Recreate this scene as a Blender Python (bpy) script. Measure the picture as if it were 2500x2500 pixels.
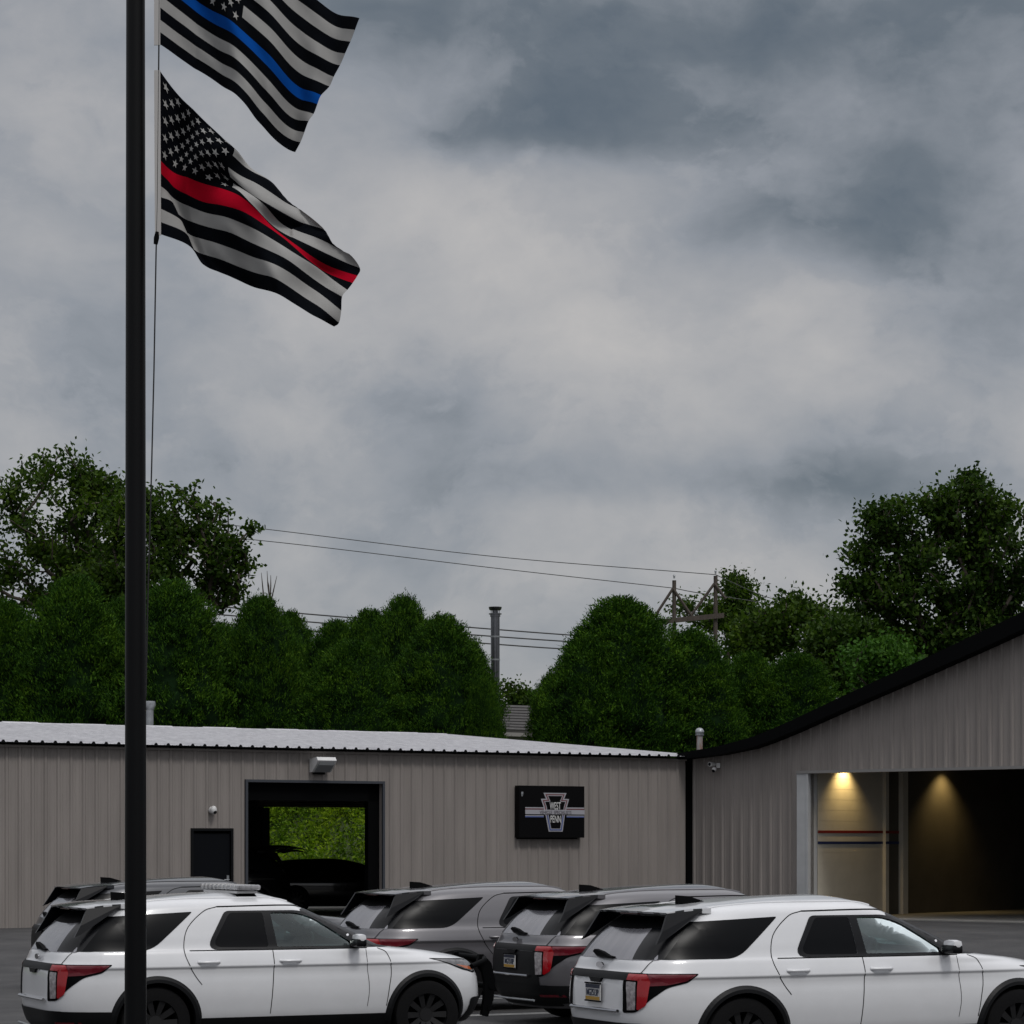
import bpy, bmesh, math, random
import numpy as np
from mathutils import Vector, Matrix
R = math.radians
random.seed(7); rng = np.random.default_rng(7)
C = bpy.context.scene.collection
SC = bpy.context.scene
for o in list(bpy.data.objects): bpy.data.objects.remove(o)

# ------------------------------------------------------------------ camera
F = 6400.0; HOR = 2058.0; CAMZ = 2.3
cd = bpy.data.cameras.new('camera'); cam = bpy.data.objects.new('camera', cd); C.objects.link(cam)
cam.location = (0, 0, CAMZ); cam.rotation_euler = (R(90), 0, 0)
cd.lens = 36 * F / 2500; cd.sensor_width = 36; cd.shift_y = (HOR - 1250) / 2500
cd.clip_end = 5000; cd.clip_start = 0.1
SC.camera = cam
SC.view_settings.view_transform = 'Standard'; SC.view_settings.look = 'None'
SC.view_settings.exposure = 0.0; SC.view_settings.gamma = 1

def at(x, y, Y):
    """a measured direction in the photograph at distance Y, as a world point"""
    return Vector(((x - 1250) * Y / F, Y, CAMZ - (y - HOR) * Y / F))

# ------------------------------------------------------------------ node helpers
class N:
    def __init__(s, nt): s.nt = nt; s.nt.nodes.clear()
    def n(s, t, **k):
        nd = s.nt.nodes.new(t)
        for a, b in k.items(): setattr(nd, a, b)
        return nd
    def l(s, a, b): s.nt.links.new(a, b)
    def setin(s, sock, v):
        if hasattr(v, 'links') or isinstance(v, bpy.types.NodeSocket): s.l(v, sock)
        else: sock.default_value = v
    def math(s, op, a, b=0.0, c=None, clamp=False):
        m = s.n('ShaderNodeMath', operation=op); m.use_clamp = clamp
        s.setin(m.inputs[0], a); s.setin(m.inputs[1], b)
        if c is not None: s.setin(m.inputs[2], c)
        return m.outputs[0]
    def vmath(s, op, a, b=(0, 0, 0)):
        m = s.n('ShaderNodeVectorMath', operation=op); s.setin(m.inputs[0], a); s.setin(m.inputs[1], b)
        return m.outputs['Value'] if op in ('LENGTH', 'DOT_PRODUCT') else m.outputs[0]
    def mix(s, f, a, b, mode='MIX'):
        m = s.n('ShaderNodeMix', data_type='RGBA', blend_type=mode)
        s.setin(m.inputs['Factor'], f); s.setin(m.inputs['A'], a); s.setin(m.inputs['B'], b)
        m.inputs['A'], m.inputs['B']
        return m.outputs['Result']
    def noise(s, vec, scale, detail=4, rough=.55, dist=0):
        m = s.n('ShaderNodeTexNoise'); s.l(vec, m.inputs['Vector'])
        m.inputs['Scale'].default_value = scale; m.inputs['Detail'].default_value = detail
        m.inputs['Roughness'].default_value = rough; m.inputs['Distortion'].default_value = dist
        return m
    def ramp(s, f, stops):
        m = s.n('ShaderNodeValToRGB'); s.setin(m.inputs[0], f); e = m.color_ramp.elements
        while len(e) < len(stops): e.new(.5)
        for i, (p, c) in enumerate(stops):
            e[i].position = p; e[i].color = (c[0], c[1], c[2], 1) if len(c) > 2 else (c[0],) * 3 + (1,)
        return m.outputs[0]
def mixsock(m): return m
def col(c): return (c[0], c[1], c[2], 1)

# fix for the Mix node: RGBA sockets have shared names, use indices
def _mix(s, f, a, b, mode='MIX'):
    m = s.n('ShaderNodeMix', data_type='RGBA', blend_type=mode)
    s.setin(m.inputs[0], f); s.setin(m.inputs[6], a); s.setin(m.inputs[7], b)
    return m.outputs[2]
N.mix = _mix

# ------------------------------------------------------------------ world: overcast sky
SUN_EL, SUN_ROT = R(52), R(148)
w = bpy.data.worlds.new('World'); SC.world = w; w.use_nodes = True
g = N(w.node_tree)
tc = g.n('ShaderNodeTexCoord'); D = tc.outputs['Generated']
sky = g.n('ShaderNodeTexSky', sky_type='NISHITA'); sky.sun_disc = False
sky.sun_elevation = SUN_EL; sky.sun_rotation = SUN_ROT; sky.air_density = 1; sky.dust_density = 2
wn = g.noise(D, 5.0, 5, .6)
warp = g.vmath('SCALE', g.vmath('SUBTRACT', wn.outputs['Color'], (.5, .5, .5))); warp.node.inputs[3].default_value = 0.06
Dw = g.vmath('ADD', D, warp)
def blob(x, y, sx, sy, a):
    d = Vector(((x - 1250) / F, 1, (HOR - y) / F)).normalized()
    v = g.vmath('MULTIPLY', g.vmath('SUBTRACT', Dw, tuple(d)), (F / sx, F / sx, F / sy))
    q = g.vmath('DOT_PRODUCT', v, v)
    return g.math('MULTIPLY', g.math('EXPONENT', g.math('MULTIPLY', q, -1.0)), a)
stretch = g.vmath('MULTIPLY', Dw, (1, 1, 1.6))
n1 = g.noise(stretch, 10.0, 8, .55, .05).outputs['Fac']
n2 = g.noise(stretch, 3.2, 3, .5).outputs['Fac']
n3 = g.noise(stretch, 24.0, 6, .58, .1).outputs['Fac']
B = g.math('ADD', g.math('MULTIPLY', g.math('SUBTRACT', n1, .5), .85), .65)
B = g.math('ADD', B, g.math('MULTIPLY', g.math('SUBTRACT', n2, .5), .35))
B = g.math('ADD', B, g.math('MULTIPLY', g.math('SUBTRACT', n3, .5), .30))
n4 = g.noise(g.vmath('MULTIPLY', Dw, (1, 1, 1.35)), 13.0, 9, .60, .0).outputs['Fac']
puff = g.ramp(n4, [(.46, (0,)), (.50, (.55,)), (.60, (1,))])
B = g.math('ADD', B, g.math('MULTIPLY', g.math('SUBTRACT', puff, .5), .115))
for bl in [(1550, 60, 900, 190, -.50), (1350, 300, 420, 90, -.34), (2050, 480, 400, 190, -.42), (2400, 800, 280, 300, -.14), (1100, 560, 420, 150, .14), (1350, 740, 560, 240, .15),
           (1780, 870, 400, 170, .20), (950, 930, 380, 90, -.07), (600, 1010, 220, 90, .18), (820, 1120, 200, 120, .06), (1650, 1190, 620, 65, -.28), (1150, 1180, 250, 60, .04),
           (1250, 1330, 900, 100, -.04), (320, 850, 260, 200, -.10), (1850, 1400, 260, 60, .12), (1250, 1420, 200, 60, .06), (2250, 1130, 300, 120, -.10), (700, 520, 260, 200, -.06)]:
    B = g.math('ADD', B, blob(*bl))
cl = g.ramp(B, [(0.0, (.085, .112, .142)), (.25, (.148, .172, .198)), (.5, (.285, .303, .333)), (.75, (.400, .400, .410)), (1.0, (.50, .485, .475))])
# the overcast dome brightens towards the zenith
zz = g.n('ShaderNodeSeparateXYZ'); g.l(D, zz.inputs[0])
up = g.math('SMOOTH_MAX', g.math('MULTIPLY', g.math('SUBTRACT', zz.outputs['Z'], .34), 1 / .45), 0, .1)
up = g.math('MINIMUM', up, 1.0)
cl2 = g.mix(up, cl, (1.12, 1.12, 1.16, 1))
cl10 = g.vmath('SCALE', cl2); cl10.node.inputs[3].default_value = 10
skc = g.mix(.93, sky.outputs[0], cl10)
bg = g.n('ShaderNodeBackground'); g.l(skc, bg.inputs[0]); bg.inputs[1].default_value = .1
wo = g.n('ShaderNodeOutputWorld'); g.l(bg.outputs[0], wo.inputs[0])

sd = bpy.data.lights.new('sun', 'SUN'); so = bpy.data.objects.new('sun', sd); C.objects.link(so)
sd.energy = 1.2; sd.angle = R(12); sd.color = (1, .97, .93)
so.rotation_euler = (R(38), 0, R(32))

# ------------------------------------------------------------------ materials
def mat(name, c, rough=.6, metal=0, var=0.0, vscale=3.0, bump=0.0, bscale=40, c2=None, spec=.5, coat=0, sheen=0, trans=0, streak=None, emit=None):
    m = bpy.data.materials.new(name); m.use_nodes = True; g = N(m.node_tree)
    b = g.n('ShaderNodeBsdfPrincipled'); o = g.n('ShaderNodeOutputMaterial'); g.l(b.outputs[0], o.inputs[0])
    tc = g.n('ShaderNodeTexCoord'); P = tc.outputs['Object']
    base = col(c)
    if var or c2:
        v = P
        if streak: v = g.vmath('MULTIPLY', P, streak)
        n = g.noise(v, vscale, 5, .6).outputs['Fac']
        f = g.ramp(n, [(.3, (0,)), (.7, (1,))])
        a2 = c2 if c2 else tuple(x * (1 - var) for x in c)
        base = g.mix(f, base, col(a2)); g.l(base, b.inputs['Base Color'])
    else: b.inputs['Base Color'].default_value = base
    b.inputs['Roughness'].default_value = rough; b.inputs['Metallic'].default_value = metal
    b.inputs['Specular IOR Level'].default_value = spec
    b.inputs['Coat Weight'].default_value = coat; b.inputs['Coat Roughness'].default_value = .04
    if bump:
        n = g.noise(P, bscale, 4, .6).outputs['Fac']; bp = g.n('ShaderNodeBump'); bp.inputs['Strength'].default_value = bump
        bp.inputs['Distance'].default_value = .02; g.l(n, bp.inputs['Height']); g.l(bp.outputs[0], b.inputs['Normal'])
    if emit: b.inputs['Emission Color'].default_value = col(emit[0]); b.inputs['Emission Strength'].default_value = emit[1]
    return m
def leafmat(name, stops, nscale=.9, trans=.25, rough=.6, rnd=.45):
    m = bpy.data.materials.new(name); m.use_nodes = True; g = N(m.node_tree)
    geo = g.n('ShaderNodeNewGeometry'); tc = g.n('ShaderNodeTexCoord'); oi = g.n('ShaderNodeObjectInfo')
    n = g.noise(tc.outputs['Object'], nscale, 4, .65).outputs['Fac']
    f = g.math('ADD', g.math('MULTIPLY', geo.outputs['Random Per Island'], rnd), g.math('MULTIPLY', g.math('SUBTRACT', n, .22), .95))
    c = g.ramp(f, stops)
    dif = g.n('ShaderNodeBsdfPrincipled'); g.l(c, dif.inputs['Base Color']); dif.inputs['Roughness'].default_value = rough; dif.inputs['Specular IOR Level'].default_value = .10
    tr = g.n('ShaderNodeBsdfTranslucent'); g.l(g.mix(1.0, c, (1.0, 1.15, .5, 1), 'MULTIPLY'), tr.inputs[0])
    mx = g.n('ShaderNodeMixShader'); mx.inputs[0].default_value = trans; g.l(dif.outputs[0], mx.inputs[1]); g.l(tr.outputs[0], mx.inputs[2])
    o = g.n('ShaderNodeOutputMaterial'); g.l(mx.outputs[0], o.inputs[0])
    return m
def paint(name, c, metal=0.0, rough=.28):
    """car paint outside, dark trim on the inner side of the shell"""
    m = bpy.data.materials.new(name); m.use_nodes = True; g = N(m.node_tree)
    b = g.n('ShaderNodeBsdfPrincipled'); o = g.n('ShaderNodeOutputMaterial')
    geo = g.n('ShaderNodeNewGeometry'); tc = g.n('ShaderNodeTexCoord')
    n = g.noise(tc.outputs['Object'], 2.2, 5, .7).outputs['Fac']
    cc = g.mix(g.ramp(n, [(.35, (0,)), (.8, (.35,))]), col(c), col(tuple(x * .8 for x in c)))
    cc = g.mix(geo.outputs['Backfacing'], cc, (.02, .022, .024, 1)); g.l(cc, b.inputs['Base Color'])
    b.inputs['Metallic'].default_value = metal; b.inputs['Roughness'].default_value = rough
    b.inputs['Coat Weight'].default_value = .9; b.inputs['Coat Roughness'].default_value = .05
    g.l(b.outputs[0], o.inputs[0]); return m
def tinted(name, tint, op):
    m = bpy.data.materials.new(name); m.use_nodes = True; g = N(m.node_tree)
    t = g.n('ShaderNodeBsdfTransparent'); t.inputs[0].default_value = col(tint)
    gl = g.n('ShaderNodeBsdfGlossy'); gl.inputs['Roughness'].default_value = .03; gl.inputs[0].default_value = (.9, 1, 1, 1)
    fr = g.n('ShaderNodeFresnel'); fr.inputs[0].default_value = 1.5
    mx = g.n('ShaderNodeMixShader'); g.l(g.math('ADD', g.math('MULTIPLY', fr.outputs[0], .9), op, clamp=True), mx.inputs[0])
    g.l(t.outputs[0], mx.inputs[1]); g.l(gl.outputs[0], mx.inputs[2])
    o = g.n('ShaderNodeOutputMaterial'); g.l(mx.outputs[0], o.inputs[0]); return m

M = {}
M['asphalt'] = mat('asphalt', (.058, .057, .058), .85, c2=(.026, .026, .028), vscale=.9, bump=.8, bscale=45)
M['dirt'] = mat('grassy bank', (.05, .075, .02), .95, var=.4, vscale=.8, bump=.8, bscale=8)
M['concrete'] = mat('concrete', (.24, .235, .22), .85, var=.25, vscale=1.5, bump=.3)
M['wall'] = mat('taupe metal siding', (.245, .222, .207), .5, var=.22, vscale=.9, streak=(3, 3, .35), spec=.4)
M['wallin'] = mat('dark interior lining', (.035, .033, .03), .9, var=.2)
M['roofw'] = mat('pale metal roofing', (.50, .50, .52), .55, c2=(.36, .36, .38), vscale=2.2, streak=(1.0, 1.0, 1))
M['black'] = mat('black trim', (.0016, .0018, .0022), .65, spec=.05)
M['dark'] = mat('black metal', (.004, .0045, .0055), .5, spec=.12)
M['pole'] = mat('dark painted pole', (.0012, .0014, .002), .42, var=.3, vscale=2, spec=.18)
M['door'] = mat('dark navy door', (.0035, .0042, .006), .55, spec=.08)
M['whitetrim'] = mat('pale grey trim', (.42, .43, .44), .5, var=.15, vscale=2)
M['whitep'] = mat('white plastic', (.62, .62, .62), .4, var=.15, vscale=8)
M['lens'] = mat('milky lamp lens', (.25, .26, .27), .2)
M['galv'] = mat('galvanised steel', (.38, .40, .42), .4, .6, var=.4, vscale=6, bump=.1)
M['rust'] = mat('rusted galvanised steel', (.34, .38, .40), .55, .3, c2=(.20, .065, .018), vscale=5, streak=(2.2, 2.2, .5))
M['steel'] = mat('dark flue steel', (.16, .165, .18), .28, .85, var=.3, vscale=4, streak=(1, 1, .1))
M['wood'] = mat('weathered wood', (.075, .06, .05), .85, var=.45, vscale=6, streak=(3, 3, .4), bump=.5)
M['cable'] = mat('power line cable', (.03, .03, .032), .6)
M['shingle'] = mat('grey shingles', (.065, .062, .06), .9, var=.4, vscale=6)
M['siding'] = mat('house siding', (.20, .19, .18), .8, var=.1)
M['bark'] = mat('bark', (.055, .043, .033), .9, var=.4, vscale=6, bump=.8, bscale=20)
M['block'] = mat('cream painted block', (.50, .47, .40), .7, var=.12, vscale=2)
M['red'] = mat('dark red stripe', (.16, .008, .006), .6)
M['blue'] = mat('dark blue stripe', (.008, .02, .09), .6)
M['fwhite'] = mat('grey white flag cloth', (.33, .328, .32), .9, spec=.08, var=.12, vscale=4)
M['fblack'] = mat('black flag cloth', (.0028, .0038, .006), .9, spec=.05, var=.5, vscale=5)
M['fred'] = mat('red flag cloth', (.40, .002, .016), .9, var=.15, vscale=4, spec=.05)
M['fblue'] = mat('blue flag cloth', (.002, .065, .32), .9, var=.15, vscale=4, spec=.05)
M['fhead'] = mat('canvas flag heading', (.40, .39, .38), .85)
M['swhite'] = mat('sign white', (.30, .30, .33), .5)
M['sred'] = mat('sign red', (.13, .045, .05), .5)
M['sblue'] = mat('sign blue', (.06, .09, .24), .5)
M['sblack'] = mat('sign black', (.002, .002, .0025), .55, spec=.1)
M['stext'] = mat('sign dark lettering', (.10, .09, .11), .6)
M['p_white'] = paint('white car paint', (.63, .64, .66), 0, .28)
M['p_grey'] = paint('grey car paint', (.115, .112, .122), .35, .32)
M['p_black'] = paint('black car paint', (.005, .005, .006), .2, .2)
M['p_dark'] = paint('dark grey car paint', (.035, .038, .045), .4, .3)
M['privacy'] = mat('privacy glass', (.0025, .003, .004), .28, spec=.10)
M['hatchglass'] = mat('rear glass with painted sky sheen', (.23, .23, .25), .22, .35, c2=(.17, .17, .19), vscale=3, streak=(.3, 2.2, .3), coat=.6)  # pale grey and streaks put the sky's reflection into the colour
M['clear'] = tinted('front side glass', (.42, .56, .54), .04)
M['plastic'] = mat('black bumper plastic', (.006, .0065, .0075), .5, var=.3, vscale=3, spec=.2)
M['gloss'] = mat('gloss black panel', (.004, .0045, .006), .25, var=.4, vscale=5, spec=.25)
M['rubber'] = mat('tyre rubber', (.0045, .0045, .005), .85, bump=.2, spec=.15)
M['rim'] = mat('dark steel rim', (.012, .012, .013), .5, .3)
M['tail'] = mat('red lamp lens', (.27, .002, .006), .15, coat=.6)
M['taild'] = mat('dark red lamp lens', (.11, .003, .010), .2, coat=.4)
M['rev'] = mat('clear reverse lens', (.36, .34, .35), .2, c2=(.12, .11, .12), vscale=22, coat=.8)
M['headl'] = mat('headlamp glass', (.22, .22, .23), .12, .3, c2=(.05, .05, .055), vscale=9, coat=1)
M['amber'] = mat('amber reflector', (.42, .12, .05), .2, coat=1)
M['chrome'] = mat('chrome', (.5, .5, .52), .12, 1)
M['plate'] = mat('license plate white', (.52, .52, .52), .5, var=.2, vscale=30)
M['plateb'] = mat('license plate blue', (.01, .015, .035), .5)
M['platey'] = mat('license plate yellow', (.38, .22, .03), .5)
M['ink'] = mat('plate ink', (.02, .03, .06), .5)
M['seat'] = mat('grey seat fabric', (.22, .25, .25), .8, var=.3, vscale=8)
M['barlens'] = mat('light bar lens', (.40, .40, .41), .15, c2=(.12, .12, .13), vscale=16, streak=(1, 1, .1), coat=.6)
M['rope'] = mat('black halyard rope', (.008, .008, .009), .8)
M['fix'] = mat('warm lamp glass', (.8, .7, .4), .4, emit=((1, .72, .3), 6))
M['leafA'] = leafmat('arborvitae foliage', [(0, (.004, .014, .0025)), (.33, (.011, .037, .004)), (.58, (.034, .088, .006)), (.85, (.085, .165, .010)), (1, (.12, .20, .014))], .9, .15, .8)
M['leafD'] = leafmat('deciduous leaves', [(0, (.008, .020, .004)), (.4, (.022, .048, .006)), (.7, (.050, .092, .008)), (1, (.10, .15, .012))], .45, .35)
M['leafO'] = leafmat('oak leaves', [(0, (.007, .018, .004)), (.4, (.018, .042, .006)), (.75, (.042, .080, .008)), (1, (.085, .13, .012))], .5, .3)
M['core'] = mat('shade-dark foliage core', (.006, .018, .005), .95, var=.5, vscale=4, spec=.05)  # core coloured near black for the shade between the tufts
M['weed'] = leafmat('weeds', [(0, (.02, .055, .004)), (.30, (.07, .14, .007)), (.55, (.20, .29, .012)), (.85, (.44, .50, .03))], .7, .4, rnd=.22)

# ------------------------------------------------------------------ mesh helpers
def tag(o, label=None, cat=None, group=None, kind=None):
    if label: o['label'] = label
    if cat: o['category'] = cat
    if group: o['group'] = group
    if kind: o['kind'] = kind
    return o
def thing(name, label, cat, loc=(0, 0, 0), rotz=0, group=None):
    o = bpy.data.objects.new(name, None); C.objects.link(o); o.location = loc; o.rotation_euler = (0, 0, rotz)
    o.empty_display_size = .2
    return tag(o, label, cat, group)
class MB:
    def __init__(s): s.v = []; s.f = []; s.m = []
    def quad(s, a, b, c, d, mi=0):
        n = len(s.v); s.v += [tuple(a), tuple(b), tuple(c), tuple(d)]; s.f.append((n, n + 1, n + 2, n + 3)); s.m.append(mi)
    def poly(s, pts, mi=0):
        n = len(s.v); s.v += [tuple(p) for p in pts]; s.f.append(tuple(range(n, n + len(pts)))); s.m.append(mi)
    def box(s, c, sz, rot=None, mi=0, bev=0):
        c = Vector(c); hx, hy, hz = [q / 2 for q in sz]
        if bev:
            bm = bmesh.new(); bmesh.ops.create_cube(bm, size=1, matrix=Matrix.Diagonal((sz[0], sz[1], sz[2], 1)))
            bmesh.ops.bevel(bm, geom=bm.edges[:], offset=bev, segments=2, affect='EDGES', profile=.6)
            vs = [v.co.copy() for v in bm.verts]; fs = [[v.index for v in f.verts] for f in bm.faces]; bm.free()
        else:
            vs = [Vector((x, y, z)) for x in (-hx, hx) for y in (-hy, hy) for z in (-hz, hz)]
            fs = [(0, 1, 3, 2), (4, 6, 7, 5), (0, 4, 5, 1), (2, 3, 7, 6), (0, 2, 6, 4), (1, 5, 7, 3)]
        if rot is not None: vs = [rot @ v for v in vs]
        n = len(s.v); s.v += [tuple(v + c) for v in vs]
        for f in fs: s.f.append(tuple(n + i for i in f)); s.m.append(mi)
    def prism(s, pts, d, mi=0):
        """closed polygon pts (3D) extruded by vector d"""
        k = len(pts); d = Vector(d); n = len(s.v)
        s.v += [tuple(Vector(p)) for p in pts] + [tuple(Vector(p) + d) for p in pts]
        s.f.append(tuple(range(n, n + k))[::-1]); s.m.append(mi); s.f.append(tuple(range(n + k, n + 2 * k))); s.m.append(mi)
        for i in range(k):
            j = (i + 1) % k; s.f.append((n + i, n + j, n + k + j, n + k + i)); s.m.append(mi)
    def tube(s, pts, rad, seg=8, mi=0, cap=True):
        pts = [Vector(p) for p in pts]; n0 = len(s.v)
        if not hasattr(rad, '__len__'): rad = [rad] * len(pts)
        for i, p in enumerate(pts):
            t = (pts[min(i + 1, len(pts) - 1)] - pts[max(i - 1, 0)]).normalized()
            a = t.cross(Vector((0, 0, 1)) if abs(t.z) < .9 else Vector((1, 0, 0))).normalized(); b = t.cross(a)
            for k in range(seg):
                q = 2 * math.pi * k / seg; s.v.append(tuple(p + (a * math.cos(q) + b * math.sin(q)) * rad[i]))
        for i in range(len(pts) - 1):
            for k in range(seg):
                a0 = n0 + i * seg + k; a1 = n0 + i * seg + (k + 1) % seg
                s.f.append((a0, a1, a1 + seg, a0 + seg)); s.m.append(mi)
        if cap:
            s.f.append(tuple(n0 + k for k in range(seg))[::-1]); s.m.append(mi)
            e = n0 + (len(pts) - 1) * seg; s.f.append(tuple(e + k for k in range(seg))); s.m.append(mi)
    def add(s, verts, faces, mi=0):
        n = len(s.v); s.v += [tuple(v) for v in verts]
        for f in faces: s.f.append(tuple(n + i for i in f)); s.m.append(mi)
    def build(s, name, mats, parent=None, smooth=False, world=True, fixn=True):
        if not isinstance(mats, (list, tuple)): mats = [mats]
        me = bpy.data.meshes.new(name)
        vs = s.v
        if parent is not None and world:
            L = parent_loc(parent); vs = [(x - L.x, y - L.y, z - L.z) for x, y, z in vs]
        me.from_pydata(vs, [], s.f)
        for m_ in mats: me.materials.append(m_)
        me.polygons.foreach_set('material_index', s.m)
        if fixn:
            bm = bmesh.new(); bm.from_mesh(me); bmesh.ops.recalc_face_normals(bm, faces=bm.faces[:]); bm.to_mesh(me); bm.free()
        if smooth:
            me.polygons.foreach_set('use_smooth', [True] * len(me.polygons)); me.set_sharp_from_angle(angle=R(40))
        me.update()
        o = bpy.data.objects.new(name, me); C.objects.link(o)
        if parent is not None: o.parent = parent
        return o
def parent_loc(p):
    L = Vector((0, 0, 0))
    while p is not None: L = L + p.location; p = p.parent
    return L
def numesh(name, V, Fq, mats, parent=None, mi=None, smooth=False, local=True):
    me = bpy.data.meshes.new(name); V = np.asarray(V, dtype=np.float32); Fq = np.asarray(Fq, dtype=np.int32)
    if parent is not None and not local:
        L = parent_loc(parent); V = V - np.array([L.x, L.y, L.z], dtype=np.float32)
    k = Fq.shape[1]; me.vertices.add(len(V)); me.vertices.foreach_set('co', V.ravel())
    me.loops.add(Fq.size); me.loops.foreach_set('vertex_index', Fq.ravel())
    me.polygons.add(len(Fq)); me.polygons.foreach_set('loop_start', np.arange(0, Fq.size, k, dtype=np.int32))
    me.polygons.foreach_set('loop_total', np.full(len(Fq), k, dtype=np.int32))
    if not isinstance(mats, (list, tuple)): mats = [mats]
    for m_ in mats: me.materials.append(m_)
    if mi is not None: me.polygons.foreach_set('material_index', mi)
    if smooth: me.polygons.foreach_set('use_smooth', [True] * len(Fq))
    me.update(calc_edges=True); me.validate()
    o = bpy.data.objects.new(name, me); C.objects.link(o)
    if parent is not None: o.parent = parent
    return o
def pchip(xs, ys):
    xs = np.asarray(xs, float); ys = np.asarray(ys, float); h = np.diff(xs); d = np.diff(ys, axis=0) / h.reshape((-1,) + (1,) * (ys.ndim - 1))
    m = np.zeros_like(ys)
    for i in range(1, len(xs) - 1):
        a, b = d[i - 1], d[i]; w1, w2 = 2 * h[i] + h[i - 1], h[i] + 2 * h[i - 1]
        ok = (a * b) > 0
        with np.errstate(divide='ignore', invalid='ignore'): q = (w1 + w2) / (w1 / a + w2 / b)
        m[i] = np.where(ok, q, 0)
    m[0] = d[0]; m[-1] = d[-1]
    def f(x):
        x = np.clip(x, xs[0], xs[-1]); i = int(min(max(np.searchsorted(xs, x) - 1, 0), len(xs) - 2))
        t = (x - xs[i]) / h[i]
        r = ys[i] * (1 + 2 * t) * (1 - t) ** 2 + m[i] * h[i] * t * (1 - t) ** 2 + ys[i + 1] * t * t * (3 - 2 * t) + m[i + 1] * h[i] * t * t * (t - 1)
        return r if np.ndim(r) else float(r)
    return f
def crom(xs, ys):
    """smooth (Catmull-Rom) interpolation of rows"""
    xs = np.asarray(xs, float); ys = np.asarray(ys, float); n = len(xs); m = np.zeros_like(ys)
    for i in range(n):
        a, b = max(i - 1, 0), min(i + 1, n - 1); m[i] = (ys[b] - ys[a]) / (xs[b] - xs[a])
    h = np.diff(xs)
    def f(x):
        x = np.clip(x, xs[0], xs[-1]); i = int(min(max(np.searchsorted(xs, x) - 1, 0), n - 2)); t = (x - xs[i]) / h[i]
        return ys[i] * (1 + 2 * t) * (1 - t) ** 2 + m[i] * h[i] * t * (1 - t) ** 2 + ys[i + 1] * t * t * (3 - 2 * t) + m[i + 1] * h[i] * t * t * (t - 1)
    return f
def text_mesh(txt, w, h, thick=.004, bold=0.0):
    """flat lettering mesh filling w x h in the XY plane, centred on the origin"""
    cu = bpy.data.curves.new('t', 'FONT'); cu.body = txt; cu.extrude = thick / 2; cu.offset = bold; cu.resolution_u = 3
    ob = bpy.data.objects.new('t', cu); C.objects.link(ob); dg = bpy.context.evaluated_depsgraph_get(); dg.update()
    me = bpy.data.meshes.new_from_object(ob.evaluated_get(dg)); bpy.data.objects.remove(ob); bpy.data.curves.remove(cu)
    V = np.array([v.co[:] for v in me.vertices]); Fs = [tuple(p.vertices) for p in me.polygons]; bpy.data.meshes.remove(me)
    lo, hi = V.min(0), V.max(0)
    V[:, 0] = (V[:, 0] - (lo[0] + hi[0]) / 2) * w / (hi[0] - lo[0]); V[:, 1] = (V[:, 1] - (lo[1] + hi[1]) / 2) * h / (hi[1] - lo[1])
    return V, Fs

# ------------------------------------------------------------------ ground
def gz(x, y):
    def ss(a, b, t): t = min(max((t - a) / (b - a), 0), 1); return t * t * (3 - 2 * t)
    z = .42 * ss(44, 56, y)
    z += 2.9 * ss(80.5, 89, y) + 1.6 * ss(92, 130, y) + 3 * ss(130, 400, y)
    return z
def ground():
    ys = list(np.arange(-30, 44, 8)) + list(np.arange(44, 60, 1)) + list(np.arange(60, 80, 4)) + list(np.arange(80, 95, .75)) + list(np.arange(95, 140, 5)) + [160, 200, 260, 400, 700, 1200, 2500]
    xs = [-2500, -800, -300, -150, -80] + list(np.arange(-50, 51, 5)) + [80, 150, 300, 800, 2500]
    V = [(x, y, gz(x, y)) for y in ys for x in xs]; nx = len(xs)
    Fq = [(j * nx + i, j * nx + i + 1, (j + 1) * nx + i + 1, (j + 1) * nx + i) for j in range(len(ys) - 1) for i in range(nx - 1)]
    mi = [0 if ys[j] < 79.9 else 1 for j in range(len(ys) - 1) for i in range(nx - 1)]
    o = numesh('ground', V, Fq, [M['asphalt'], M['dirt']], mi=mi, smooth=True); tag(o, kind='structure')
ground()

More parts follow.
